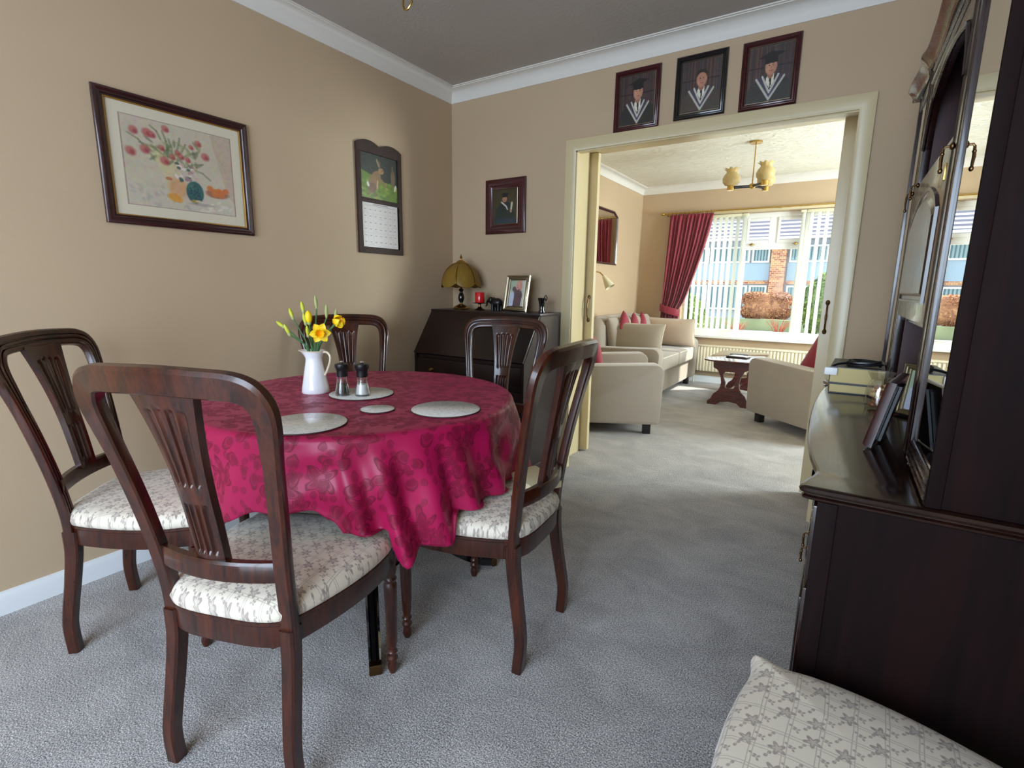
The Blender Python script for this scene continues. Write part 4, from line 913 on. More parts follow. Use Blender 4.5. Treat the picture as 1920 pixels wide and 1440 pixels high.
def elephant():
    o = thing('elephant_figurine', 'small black elephant figurine between the candle and photo frame', 'figurine', (-1.895, 2.735, ZD), rad(180))
    m = MB(); m.ball((0, 0, 0.050), 0.036, (1.15, .8, .85)); m.ball((0.045, 0, 0.064), 0.021, (1.0, .9, 1.05)); m.build('body', M['black'], o)
    m = MB(); m.tube(catmull([(0.060, 0, 0.064), (0.075, 0, 0.052), (0.078, 0, 0.034), (0.086, 0, 0.024)], 4), [0.009, .009, .008, .008, .0075, .007, .0065, .006, .0055, .005, .0045, .004, .004], 10); m.build('trunk', M['black'], o)
    for s in (-1, 1):
        MB().ball((0.036, s*0.022, 0.066), 0.016, (.7, .35, 1.1)).build('ear', M['black'], o)
        for q in (-1, 1): MB().lathe([(0, 0), (0.010, 0), (0.009, 0.03), (0.011, 0.045), (0, 0.046)], (q*0.022, s*0.016, 0), 14).build('leg', M['black'], o)
elephant()
c = MB().lathe([(0, 0), (0.022, 0), (0.034, 0.02), (0.038, 0.045), (0.030, 0.07), (0.016, 0.082), (0.016, 0.09), (0, 0.09)], n=24).build('round_pot', M['black']); c.location = (-1.80, 2.79, ZD); tag(c, 'round black pot half hidden behind the standing photo frame', 'pot')
def photo_portrait():
    c = Canvas(54, 76, (196, 200, 190)); c.ell(.25, .8, .3, .3, (150, 176, 140), .7, 0, .9); c.poly([(0, 0), (.35, 0), (.4, .5), (.1, .55)], (196, 204, 226), 1)
    c.poly([(.3, 0), (.34, .42), (.28, .62), (.42, .7), (.72, .66), (.84, .46), (.78, 0)], (96, 74, 82), 1); c.ell(.3, .66, .12, .09, (96, 74, 82), 1)
    c.ell(.6, .84, .17, .16, (206, 150, 130), 1); c.ell(.7, .74, .09, .16, (196, 140, 118), .8); c.ell(.52, .76, .13, .13, (214, 150, 140), 1); c.ell(.48, .79, .016, .01, (80, 50, 46), 1); c.ell(.57, .79, .016, .01, (80, 50, 46), 1); c.line([(.48, .71), (.56, .71)], .01, (170, 84, 84), 1); c.grain(.03); return c
sf = hang('standing_photo_frame', 'champagne metal photo frame standing on the bureau', (-1.726, 2.690, ZD+0.002), rad(-6), 0.178, 0.222, 0.028, M['pewter'], photo_portrait(), None, 0.004, None, 'photo frame', rad(-11))
B(-0.03, 0.0, 0.004, 0.03, 0.004, 0.16, xf=Matrix.Translation((0, 0.0, 0.0)) @ Matrix.Rotation(rad(-16), 4, 'X')).build('easel_back', M['black'], sf) if False else MB().box(-0.03, 0.001, 0.03, 0.03, 0.005, 0.19).build('easel_back', M['black'], sf)
def little_jug():
    o = thing('black_jug', 'small black jug with ring handle at the right end of the bureau', 'jug', (-1.540, 2.70, ZD), 0)
    MB().lathe([(0, 0), (0.020, 0), (0.021, 0.004), (0.015, 0.018), (0.017, 0.045), (0.020, 0.065), (0.026, 0.088), (0.024, 0.088), (0.017, 0.06), (0, 0.058)], n=24).build('body', M['blackgloss'], o)
    MB().tube([(0.026+0.010*cos(t*PI/6)*0.9, 0, 0.088+0.014*sin(t*PI/6)) for t in range(12)], 0.003, 6, True).build('handle', M['blackgloss'], o)
little_jug()

# ---------------------------------------------------------------- tall cabinet on the right
def drop_handle(parent, x, y, z, L=0.07, k=0.7):
    m = MB(); m.ball((x-0.004*k, y, z), 0.010*k, (.8, 1.2, 1.2)); m.tube([(x-0.002, y, z), (x-0.022*k, y, z), (x-0.026*k, y, z-0.008*k)], 0.004*k, 7)
    m.tube([(x-0.026*k, y, z-0.004*k), (x-0.028*k, y, z-L*.5), (x-0.026*k, y, z-L)], [0.004*k, 0.0055*k, 0.004*k], 8); m.ball((x-0.026*k, y, z-L), 0.007*k, (1, 1, 1.3)); m.ball((x-0.027*k, y, z-L*0.3), 0.0062*k)
    return m.build('handle', M['bronze'], parent)
def cabinet():
    o = thing('display_cabinet', 'tall dark mahogany wall unit with mirrored doors filling the right side', 'cabinet', (0, 1.045, 0), rad(0.42))
    LEN, XB = 1.36, 0.49
    m = MB(); m.box(-0.004, 0.0, 0.06, XB, 0.02, 0.774, 0.002); m.box(-0.004, LEN-0.02, 0.06, XB, LEN, 0.774, 0.002); m.box(0.012, 0.02, 0.06, XB, LEN-0.02, 0.774); m.build('base_carcass', M['side'], o, 0)
    m = MB(); m.box(0.010, 0.0, 0.0, XB, LEN, 0.06, 0.003); m.build('plinth', M['cab'], o, 35)
    m = MB(); m.box(-0.004, -0.006, 0.06, 0.028, 0.001, 0.774, 0.002); m.build('corner_stile', M['side'], o, 35)
    for k, (a, b) in enumerate(((0.022, 0.345), (0.355, 0.675), (0.685, 1.005), (1.015, 1.338))):
        d = B(-0.010, a, 0.075, 0.012, b, 0.585, 0.004).build('door', M['cab'], o, 35); B(-0.015, a+0.06, 0.13, -0.009, b-0.06, 0.53, 0.004).build('door_panel', M['cab'], d, 35)
        drop_handle(d, -0.008, b-0.03 if k % 2 == 0 else a+0.05, 0.535, 0.035, 0.55)
        w = B(-0.010, a, 0.60, 0.012, b, 0.755, 0.004).build('drawer', M['cab'], o, 35); MB().box(-0.012, (a+b)/2-0.01, 0.672, -0.0095, (a+b)/2+0.01, 0.69, 0.001).build('keyhole_plate', M['bronze'], w)
    # serpentine counter
    fr = smooth_outline([(0.02, -0.014), (-0.022, -0.012), (-0.034, 0.0), (-0.030, 0.03), (-0.014, 0.085), (-0.014, 0.12), (-0.026, 0.2), (-0.038, 0.34), (-0.044, 0.5), (-0.046, 0.68), (-0.044, 0.86), (-0.038, 1.02), (-0.026, 1.16), (-0.014, 1.24), (-0.014, 1.275), (-0.030, 1.33), (-0.034, 1.36), (-0.022, 1.372), (0.02, 1.374)], 4)
    loop = fr + [(XB, 1.374), (XB, -0.014)]
    m = MB(); m.loft([[(x, y, z) for x, y in offset_loop(loop, d)] for d, z in ((-0.016, 0.774), (-0.010, 0.774), (-0.004, 0.777), (-0.003, 0.781), (-0.008, 0.784), (-0.008, 0.786), (0.0, 0.789), (0.002, 0.793), (-0.001, 0.798), (-0.006, 0.800))]); m.build('counter_top', M['top'], o, 32)
    # upper part
    xf = 0.148; ZU = 0.8005; ZTOP = 1.83
    m = MB(); m.box(xf+0.020, 0.0, ZU, XB, 0.02, ZTOP, 0.002); m.build('side_panel', M['side'], o, 35)
    m = MB(); m.box(xf+0.020, LEN-0.02, ZU, XB, LEN, ZTOP, 0.002); m.build('side_panel', M['cab'], o, 35)
    m = MB(); m.box(XB-0.012, 0.02, ZU, XB, LEN-0.02, ZTOP); m.build('back_board', M['niche'], o, 0)
    for a in (0.325, 0.985): B(xf+0.020, a, ZU, XB-0.012, a+0.018, ZTOP).build('divider', M['niche'], o, 0)
    m = MB()
    m.bm.free()
    for z in (1.066, 1.468): B(xf+0.022, 0.343, z, XB-0.012, 0.985, z+0.014).build('shelf', M['cab'], o, 0)
    B(xf+0.010, 0.0, ZTOP-0.02, XB, LEN, ZTOP).build('top_board', M['cab'], o, 0)
    m = MB()   # face frame stiles and rails with rounded mouldings
    for a, b in ((-0.004, 0.006), (0.270, 0.365), (0.985, 1.085), (LEN-0.022, LEN+0.004)):
        m.box(xf-0.002, a, ZU, xf+0.020, b, ZTOP, 0.003)
        if b-a > 0.05:
            for y in (a+0.020, b-0.020): m.tube([(xf-0.000, y, ZU+0.01), (xf-0.000, y, ZTOP-0.01)], 0.004, 8)
        m.build('stile', M['side'] if a < 0.2 else M['cab'], o, 35); m = MB()
    for a, b in ((0.006, 0.270), (1.085, LEN-0.022)):
        B(xf, a, ZTOP-0.06, xf+0.018, b, ZTOP-0.02, 0.003).build('top_rail', M['cab'], o, 35)
    B(xf, 1.085, ZU, xf+0.018, LEN-0.022, ZU+0.05, 0.003).build('bottom_rail', M['cab'], o, 35)
    m.box(xf, 0.006, ZU, xf+0.018, 0.270, ZU+0.05, 0.003)
    for z in (ZU+0.012, ZU+0.026, ZU+0.040): m.tube([(xf-0.001, 0.010, z), (xf-0.001, 0.266, z)], 0.005, 8)
    m.build('bottom_rail', M['cab'], o, 35)
    for a, b in ((0.006, 0.270), (1.085, LEN-0.022)):
        d = B(xf+0.004, a+0.002, ZU+0.052, xf+0.010, b-0.002, ZTOP-0.062).build('mirror_door', M['mirror'], o, 0)
    m = MB(); m.tube([(xf+0.003, 0.010, ZU+0.05), (xf+0.003, 0.010, ZTOP-0.06)], 0.003, 8); m.build('brass_edge_strip', M['pewter'], o)
    # fall flap with fielded arched panel
    fl = B(xf-0.002, 0.367, 1.082, xf+0.018, 0.983, 1.466, 0.003).build('fall_flap', M['cab'], o, 35)
    y0, y1, z0, z1 = 0.425, 0.935, 1.135, 1.405
    arch = [(y0, z0), (y1, z0), (y1, z1-0.075)] + [(y1+(y0-y1)*t/16, z1-0.075+0.07*sin(PI*t/16)**0.7) for t in range(1, 16)] + [(y0, z1-0.075)]
    m = MB(); m.loft([[(x, y, z) for y, z in offset_loop(arch, d)] for d, x in ((0.012, xf-0.0015), (0.010, xf-0.008), (0.002, xf-0.008), (0.0, xf-0.004), (-0.012, xf-0.004), (-0.022, xf-0.010))]); m.build('fielded_panel', M['cab'], fl, 30)
    drop_handle(fl, xf-0.006, 0.88, 1.455, 0.035, 0.6)
    B(xf-0.005, 0.395, 1.385, xf-0.001, 0.405, 1.42, 0.002).build('keyhole_plate', M['brass'], fl)
    m = MB(); drop_handle(o, xf-0.004, 0.318, 1.435, 0.045, 0.6); drop_handle(o, xf-0.004, 1.035, 1.455, 0.05, 0.6); m.bm.free()
    # arched apron above the upper recess
    ap = [(0.345, 1.82), (0.345, 1.57)] + [(0.345+0.64*t/32, 1.57+0.10*min(1, (0.5-abs(t/32-0.5))*9)**0.6+0.06*sin(PI*t/32)) for t in range(1, 32)] + [(0.985, 1.57), (0.985, 1.82)]
    m = MB(); m.prism(ap, 'x', xf, xf+0.018, 0.002)
    m.tube([(xf-0.001, y, z) for y, z in ap[1:-1]], 0.006, 8); m.tube([(xf-0.001, 0.35, 1.755), (xf-0.001, 0.98, 1.755)], 0.005, 8); m.tube([(xf-0.001, 0.35, 1.79), (xf-0.001, 0.98, 1.79)], 0.005, 8)
    m.build('arched_apron', M['cab'], o, 35)
    # stepped cornice breaking forward at the bays
    cl = smooth_outline([(0.112, -0.03), (0.114, 0.05), (0.124, 0.20), (0.116, 0.27), (0.124, 0.34), (0.124, 0.5), (0.120, 0.66), (0.124, 0.82), (0.124, 1.0), (0.116, 1.07), (0.124, 1.14), (0.114, 1.30), (0.112, 1.39)], 3)
    loop = cl + [(XB, 1.39), (XB, -0.03)]
    m = MB(); m.loft([[(x, y, z) for x, y in offset_loop(loop, d)] for d, z in ((-0.035, 1.815), (-0.022, 1.815), (-0.018, 1.820), (-0.020, 1.826), (-0.014, 1.838), (-0.002, 1.850), (0.002, 1.855), (0.002, 1.862), (-0.006, 1.868))]); m.build('cornice', M['cab'], o, 32)
    return o
cabinet()
ZC = 0.8012
# things on the counter
for k, (z, hh, a, dx, lab) in enumerate(((ZC, 0.033, 1.5, 0.0, 'thick cream-paged book at the bottom of the stack on the cabinet'), (ZC+0.034, 0.058, -2.0, 0.016, 'deep cream boxed book on top of the stack under the black cord'))):
    b = thing('book', lab, 'book', (0.056+dx*0.4, 2.245, z), rad(a), 'books stacked on the cabinet')
    B(-0.078, -0.135, 0.003, 0.078, 0.135, hh-0.003, 0.001).build('pages', M['page'], b, 0)
    m = MB(); m.box(-0.081, -0.138, 0, 0.081, 0.138, 0.003); m.box(-0.081, -0.138, hh-0.003, 0.081, 0.138, hh); m.box(0.078, -0.138, 0, 0.081, 0.138, hh); m.build('cover', M['bookcover'], b, 0)
def cord():
    o = thing('power_lead', 'coiled black power lead with white plug on the stacked books', 'cable', (0.066, 2.15, ZC+0.093), 0)
    P = []
    for i in range(90):
        t = i/89*2*PI*4; r = 0.8+0.15*sin(t*0.37); P.append((0.055*cos(t)*r+0.012, 0.022*sin(t)*r, 0.006+0.014*(i/89)+0.004*sin(t*1.3)))
    MB().tube(P, 0.0045, 7).build('coil', M['black'], o)
    MB().tube(catmull([(-0.03, -0.0, 0.012), (-0.055, -0.012, 0.009), (-0.075, -0.025, 0.004), (-0.088, -0.035, -0.008)], 5), 0.0045, 7).build('loose_end', M['black'], o)
    B(-0.106, -0.052, -0.031, -0.066, -0.024, -0.004, 0.005).build('plug', M['white'], o)
cord()
def sweets():
    o = thing('cellophane_bag', 'clear bag of brown and cream shells standing on the cabinet', 'bag', (0.115, 1.90, ZC), 0)
    R = random.Random(5); mats = [simple('brown_shell', srgb(150, 92, 50), 0.35), simple('cream_shell', srgb(216, 186, 130), 0.35)]
    for k in range(14):
        a = R.uniform(0, 2*PI); q = R.uniform(0.0, 0.022); m = MB(); m.ball((q*cos(a), q*sin(a), 0.012+0.055*k/13), 0.0115, (1.3, .8, .8), 12, 8); m.build('shell', mats[k % 2], o)
    n = 24; rings = []
    for r, z in ((0.001, 0.0), (0.032, 0.001), (0.037, 0.02), (0.036, 0.05), (0.030, 0.078), (0.024, 0.088), (0.030, 0.100), (0.036, 0.112)):
        rings.append([((r+0.002*sin(i*2.5+z*90))*cos(2*PI*i/n), (r+0.002*sin(i*2.5+z*90))*sin(2*PI*i/n), z) for i in range(n)])
    MB().loft(rings, cap1=False).build('wrapper', M['film'], o)
def m_film():
    n = NT('cellophane'); n.n.remove(n.b); t = n.n.new('ShaderNodeBsdfTransparent'); t.inputs[0].default_value = (.93, .93, .93, 1); g = n.n.new('ShaderNodeBsdfGlossy'); g.inputs['Roughness'].default_value = 0.12
    mx = n.n.new('ShaderNodeMixShader'); mx.inputs[0].default_value = 0.22; n.link(t.outputs[0], mx.inputs[1]); n.link(g.outputs[0], mx.inputs[2]); n.link(mx.outputs[0], n.out.inputs[0]); return n.m
M['film'] = m_film(); sweets()
c = thing('card_box', 'small dark playing-card sized box leaning behind the clear bag', 'box', (0.168, 1.99, ZC), rad(12)); c.rotation_euler = (rad(-8), 0, rad(12))
B(-0.028, -0.008, 0.002, 0.028, 0.008, 0.085, 0.002).build('carton', simple('charcoal_card', srgb(58, 54, 60), 0.5), c); B(-0.012, -0.0088, 0.035, 0.004, -0.008, 0.05).build('pink_mark', simple('pink_print', srgb(190, 70, 100), 0.5), c)
lf = hang('standing_photo_frame', 'dark photo frame leaning on the cabinet counter, seen edge-on', (0.102, 1.475, ZC+0.002), rad(-101), 0.20, 0.155, 0.018, M['frame'], photo_portrait(), None, 0.003, None, 'photo frame', 0); lf.rotation_euler = (rad(-11), 0, rad(-101))
MB().box(-0.03, 0.0005, 0.004, 0.03, 0.006, 0.140).build('easel_back', M['black'], lf)
hang('standing_photo_frame', 'pale framed photo standing inside the lower recess of the cabinet', (0.205, 1.80, ZC+0.002), rad(-38), 0.12, 0.150, 0.016, M['pewter'], photo_portrait(), None, 0.003, None, 'photo frame', rad(-8))

# ---------------------------------------------------------------- ceiling lights
def dining_light():
    o = thing('pendant_light', 'brass pendant with ring over the dining table, only its ring in view', 'light', (-1.345, 1.405, 0))
    MB().lathe([(0, H-0.001), (0.055, H-0.001), (0.05, H-0.02), (0.01, H-0.035), (0, H-0.035)], n=28).build('ceiling_rose', M['brass'], o)
    MB().tube([(0, 0, H-0.03), (0, 0, 2.17)], 0.005, 8).build('rod', M['brass'], o)
    MB().lathe([(0, 2.12), (0.012, 2.122), (0.03, 2.14), (0.034, 2.16), (0.015, 2.185), (0, 2.19)], n=24).build('hub', M['brass'], o)
    MB().tube([(0.021*cos(t*PI/12), 0.012*sin(t*PI/12)*0.6, 2.093+0.033*sin(t*PI/12)) for t in range(24)], 0.0035, 8, True).build('pull_ring', M['brass'], o)
dining_light()
def lounge_light():
    o = thing('chandelier', 'three-arm ceiling light with frilled honey glass shades in the lounge', 'light', (-0.815, 5.113, 0))
    MB().lathe([(0, H-0.001), (0.05, H-0.001), (0.05, H-0.016), (0, H-0.018)], n=28).build('ceiling_rose', M['brass'], o)
    MB().tube([(0, 0, H-0.015), (0, 0, 2.08)], 0.005, 8).build('rod', M['brass'], o)
    MB().lathe([(0, 2.035), (0.012, 2.037), (0.026, 2.045), (0.026, 2.075), (0.01, 2.085), (0, 2.085)], n=24).build('hub', M['brass'], o)
    for k, az in enumerate((186, 312, 60)):
        a = rad(az); L = 0.175; cx, cy = L*cos(a), L*sin(a)
        MB().tube([(0.02*cos(a), 0.02*sin(a), 2.06), (0.145*cos(a), 0.145*sin(a), 2.06)], 0.013, 12).build('arm', M['blackgloss'], o)
        MB().lathe([(0, 2.033), (0.030, 2.035), (0.030, 2.072), (0.018, 2.082), (0, 2.082)], (cx, cy, 0), 24).build('lamp_holder', M['brass'], o)
        n = 40; rings = []
        for r, z in ((0.020, 2.072), (0.052, 2.082), (0.070, 2.105), (0.074, 2.135), (0.062, 2.165), (0.044, 2.185), (0.042, 2.198), (0.060, 2.218), (0.058, 2.219), (0.040, 2.199), (0.042, 2.184), (0.060, 2.164), (0.072, 2.135), (0.068, 2.106), (0.050, 2.084)):
            w = 0.010*max(0, (z-2.19)/0.03); rings.append([((r+w*cos(8*2*PI*i/n))*cos(2*PI*i/n)+cx, (r+w*cos(8*2*PI*i/n))*sin(2*PI*i/n)+cy, z+w*0.6*cos(8*2*PI*i/n)) for i in range(n)])
        s = MB().loft(rings, cap1=False, cap0=False).build('glass_shade', M['shade'], o, 60)
        MB().lathe([(0, 2.082), (0.012, 2.083), (0.016, 2.10), (0.022, 2.125), (0.012, 2.142), (0, 2.144)], (cx, cy, 0), 16).build('bulb', M['white'], o)
lounge_light()

# ---------------------------------------------------------------- lounge
def pillow(m, w, h, t, xf, pinch=0.12, n=18):
    """soft cushion in the xz plane, thickness along y"""
    F = []
    def P(u, v, s):
        k = (1-abs(u)**2.6)*(1-abs(v)**2.6); e = 1-pinch*(1-abs(u))*abs(v)**3 if True else 1
        x = u*w/2*(1-pinch*0.6*(1-abs(v)**2)*abs(u)**2*0.6); z = v*h/2*(1-pinch*0.6*(1-abs(u)**2)*abs(v)**2*0.6)
        return (x, s*t/2*max(0, k)**0.42, z)
    t_ = bmesh.new(); G = {}
    for s in (-1, 1):
        for i in range(n+1):
            for j in range(n+1):
                u = -1+2*i/n; v = -1+2*j/n; u = math.copysign(abs(sin(u*PI/2)), u); v = math.copysign(abs(sin(v*PI/2)), v)
                if s == 1 and (i in (0, n) or j in (0, n)): G[(s, i, j)] = G[(-1, i, j)]
                else: G[(s, i, j)] = t_.verts.new(P(u, v, s))
        for i in range(n):
            for j in range(n): t_.faces.new((G[(s, i, j)], G[(s, i+1, j)], G[(s, i+1, j+1)], G[(s, i, j+1)]))
    bmesh.ops.recalc_face_normals(t_, faces=t_.faces[:]); m._add(t_, xf); return m
def edge_pts(w, h, pinch=0.12, n=40):
    P = []
    for k in range(n):
        a = k/n*4; s = int(a); f = -1+2*(a-s); f = math.copysign(abs(sin(f*PI/2)), f); u, v = [(f, -1), (1, f), (-f, 1), (-1, -f)][s]
        P.append((u*w/2*(1-pinch*0.6*(1-abs(v)**2)*abs(u)**2*0.6), 0, v*h/2*(1-pinch*0.6*(1-abs(u)**2)*abs(v)**2*0.6)))
    return P
def cushion(name, label, w, h, t, loc, rot, mat, piping=True, group=None):
    o = thing(name, label, 'cushion', loc, 0, group); o.rotation_euler = rot; I = Matrix.Identity(4)
    pillow(MB(), w, h, t, I).build('cover', mat, o, 60)
    if piping: MB().tube(edge_pts(w, h), 0.006, 6, True).build('piping', M['piping'] if mat is not M['red'] else M['red'], o)
    return o
def arm_block(x0, x1, d0, d1, z1, m=None):
    """arm: rounded outline in the yz (depth/height) plane extruded in x"""
    m = m or MB(); r = 0.07
    poly = [(d0, 0.09), (d1-0.035, 0.09), (d1-0.015, 0.11)] + [(d1-0.0-r*(1-cos(PI/2*k/6))+0.0, z1-r+r*sin(PI/2*k/6)) for k in range(7)] + [(d0, z1-0.03)]
    m.prism(poly, 'x', x0, x1, 0.022); return m
def settee(name, label, cat, loc, rz, W, D, nseat, feet=True, backz=0.80, group=None):
    """faces local +y, width along x, origin at floor centre"""
    o = thing(name, label, cat, loc, rz, group); aw = 0.16; y0, y1 = -D/2, D/2; iw = W/2-aw
    for s in (-1, 1): arm_block(s*(W/2-aw) if s > 0 else -W/2, W/2 if s > 0 else -W/2+aw, y0, y1, 0.575).build('arm', M['sofa'], o, 45)
    B(-iw, y0+0.02, 0.085, iw, y1-0.06, 0.32, 0.02).build('base', M['sofa'], o, 45)
    n = 24; rings = []
    for k in range(n+1):
        u = -1+2*k/n; x = u*(W/2-0.02); e = 1-max(0, abs(u)-0.78)/0.22; hz = 0.50+(backz-0.50)*(0.25+0.75*sin(PI/2*max(0, e))) if e < 1 else backz
        rings.append([(x, y0+0.0, 0.10), (x, y0-0.03, hz-0.10), (x, y0-0.02, hz-0.03), (x, y0+0.04, hz), (x, y0+0.12, hz-0.015), (x, y0+0.17, hz-0.08), (x, y0+0.19, 0.42), (x, y0+0.19, 0.10)])
    MB().loft(rings).build('back', M['sofa'], o, 60)
    sw = 2*iw/nseat
    for k in range(nseat):
        c = MB(); c.box(-iw+sw*k+0.004, y0+0.17, 0.322, -iw+sw*(k+1)-0.004, y1-0.015, 0.475, 0.03, 4); q = c.build('seat_cushion', M['sofa'], o, 45)
        zz = 0.462; P = [(-iw+sw*k+0.03, y1-0.02, zz), (-iw+sw*(k+1)-0.03, y1-0.02, zz)]; MB().tube(P, 0.006, 6).build('piping', M['piping'], q)
        b = MB(); pillow(b, sw*0.98, 0.40, 0.20, Matrix.Translation((-iw+sw*(k+.5), y0+0.235, 0.655)) @ Matrix.Rotation(rad(12), 4, 'X'), 0.05); b.build('back_cushion', M['sofa'], o, 60)
    if feet:
        for sx in (-1, 1):
            for sy in (-1, 1): B(sx*(W/2-0.09)-0.03, sy*(D/2-0.10)-0.03, 0, sx*(W/2-0.09)+0.03, sy*(D/2-0.10)+0.03, 0.09, 0.006).build('foot', M['rubber'], o)
    return o
# near armchair faces +x ; rz=-90deg maps local +y to +x
settee('armchair', 'beige armchair just through the doorway, its side towards the camera', 'armchair', (-1.735, 4.12, 0), rad(28-90), 0.90, 0.90, 1, backz=0.72)
settee('sofa', 'beige two-seat sofa along the left wall up to the far window', 'sofa', (-1.895, 5.755, 0), rad(-90), 1.60, 0.82, 2, backz=0.86)
settee('armchair', 'beige armchair on the right, its back turned, beside the coffee table', 'armchair', (-0.02, 4.975, 0), rad(48), 0.94, 0.92, 1, backz=0.70)
cushion('cushion', 'large taupe piped cushion leaning on the near arm of the sofa', 0.66, 0.33, 0.15, (-1.86, 5.215, 0.640), (rad(-14), 0, rad(-3)), M['sofa2'])
cushion('cushion', 'large peach beige cushion leaning on the far arm by the window', 0.60, 0.34, 0.18, (-1.765, 6.27, 0.650), (rad(14), 0, rad(-4)), M['cush'])
cushion('cushion', 'crimson scatter cushion nearest the curtain on the sofa back', 0.28, 0.28, 0.10, (-2.02, 6.00, 0.70), (rad(10), rad(42), rad(-68)), M['red'], False)
cushion('cushion', 'crimson scatter cushion in the middle of the sofa back', 0.26, 0.26, 0.10, (-2.00, 5.66, 0.715), (rad(10), rad(40), rad(-72)), M['red'], False)
cushion('cushion', 'crimson scatter cushion on the sofa back furthest from the window', 0.26, 0.26, 0.10, (-2.00, 5.34, 0.745), (rad(10), rad(44), rad(-75)), M['red'], False)
cushion('cushion', 'claret cushion on the near armchair, half hidden by the door edge', 0.32, 0.32, 0.12, (-1.80, 4.12, 0.575), (rad(12), rad(8), rad(-62)), M['red'], False)
cushion('cushion', 'claret cushion poking above the arm of the right-hand armchair', 0.40, 0.36, 0.12, (-0.09, 4.86, 0.565), (rad(-12), rad(20), rad(-40)), M['red'], False)
def coffee_table():
    o = thing('coffee_table', 'dark mahogany coffee table with pierced trestle ends by the window', 'table', (-0.895, 5.82, 0), rad(0))
    hw, hl = 0.255, 0.50; ch = 0.07
    loop = [(-hw+ch, -hl), (hw-ch, -hl), (hw, -hl+ch), (hw, hl-ch), (hw-ch, hl), (-hw+ch, hl), (-hw, hl-ch), (-hw, -hl+ch)]
    MB().loft([[(x, y, z) for x, y in offset_loop(loop, d)] for d, z in ((-0.02, 0.452), (0, 0.455), (0.004, 0.463), (0, 0.470), (-0.006, 0.472))]).build('top', M['table2'], o, 32)
    half = [(0.175, 0.452), (0.170, 0.385), (0.125, 0.360), (0.095, 0.30), (0.085, 0.24), (0.090, 0.19), (0.110, 0.15), (0.150, 0.115), (0.175, 0.06), (0.205, 0.035), (0.205, 0.0), (0.12, 0.0), (0.075, 0.035), (0.0, 0.045)]
    out = half + [(-x, z) for x, z in half[::-1][1:]]
    hole = [(0.0, 0.345), (0.045, 0.345), (0.062, 0.325), (0.060, 0.29), (0.040, 0.24), (0.042, 0.20), (0.034, 0.185), (0.0, 0.180)]; hole = hole + [(-x, z) for x, z in hole[::-1][1:-1]]
    inner = [(0.0, 0.180), (0.036, 0.185), (0.046, 0.20), (0.044, 0.24), (0.066, 0.29), (0.070, 0.325), (0.050, 0.348), (0.0, 0.348)]
    for y in (-0.40, 0.375):
        m = MB(); m.prism([(0.0, 0.452)]+half+inner, 'y', y, y+0.025); m.prism([(-a, b) for a, b in ([(0.0, 0.452)]+half+inner)], 'y', y, y+0.025)
        m.build('trestle_end', M['table'], o, 0)
    B(-0.03, -0.375, 0.10, 0.03, 0.375, 0.14, 0.003).build('stretcher', M['table'], o, 35)
    B(-0.15, -0.375, 0.425, 0.15, 0.375, 0.452, 0.003).build('apron', M['table'], o, 35)
M['table2'] = wood('polished_table_top', srgb(58, 22, 18), srgb(96, 40, 30), 0.9, 0.05, 1.0, 'Y')
coffee_table()
tb = tag(B(-0.10, -0.075, 0, 0.10, 0.075, 0.016, 0.003).build('tablet_case', M['bookcover']), 'closed dark tablet case lying on the coffee table', 'tablet'); tb.location = (-0.88, 5.68, 0.4725); tb.rotation_euler = (0, 0, rad(-8))
tb = thing('magazine', 'white magazine lying on the dark tablet case', 'magazine', (-0.86, 5.66, 0.4890), rad(-14)); B(-0.09, -0.06, 0, 0.09, 0.06, 0.004, 0.001).build('pages', M['white'], tb)
rm = thing('remote_control', 'black remote control on the coffee table behind the tablet', 'remote', (-0.90, 5.84, 0.4725), rad(-82)); B(-0.022, -0.09, 0, 0.022, 0.09, 0.018, 0.006).build('case', M['black'], rm)
m = MB(); [m.box(-0.013+0.010*i, -0.06+0.02*j, 0.018, -0.008+0.010*i, -0.052+0.02*j, 0.0195) for i in range(3) for j in range(6)]; m.build('buttons', simple('grey_buttons', srgb(120, 120, 124), 0.5), rm, 0)
# magazine on the floor under the coffee table
mg = tag(B(-0.10, -0.07, 0.0, 0.10, 0.07, 0.02, 0.004).build('floor_magazines', M['white']), 'white magazines lying on the carpet beneath the coffee table', 'magazine'); mg.location = (-1.02, 5.80, 0.001); mg.rotation_euler = (0, 0, 0.2)
def radiator():
    o = thing('radiator', 'long cream panel radiator under the lounge window', 'radiator', (-0.70, YF-0.075, 0))
    m = MB(); x0, x1, z0, z1 = -0.82, 0.82, 0.155, 0.478; n = 44; rings = []
    for k in range(n*6+1):
        u = k/6; f = u-math.floor(u); d = 0.010 if 0.25 < f < 0.75 else 0.0; x = x0+(x1-x0)*k/(n*6)
        y = -0.012-d; rings.append([(x, 0.02, z0), (x, -0.008, z0), (x, y, z0+0.03), (x, y, z1-0.03), (x, -0.012, z1-0.01), (x, -0.004, z1), (x, 0.02, z1)])
    m.loft(rings); m.build('panel', M['cream_rad'], o, 30)
    m = MB(); m.box(x0-0.004, -0.03, z1-0.014, x1+0.004, 0.035, z1+0.010, 0.005); m.build('top_grille', M['cream_rad'], o, 35)
    m = MB(); m.tube([(x0-0.02, 0.0, 0.0), (x0-0.02, 0.0, 0.17), (x0+0.01, 0.0, 0.19)], 0.008, 8); m.build('pipe', M['cream_rad'], o)
    for x in (-0.6, 0.6): B(x-0.02, 0.02, 0.25, x+0.02, 0.0745, 0.45).build('wall_bracket', M['cream_rad'], o)
radiator()
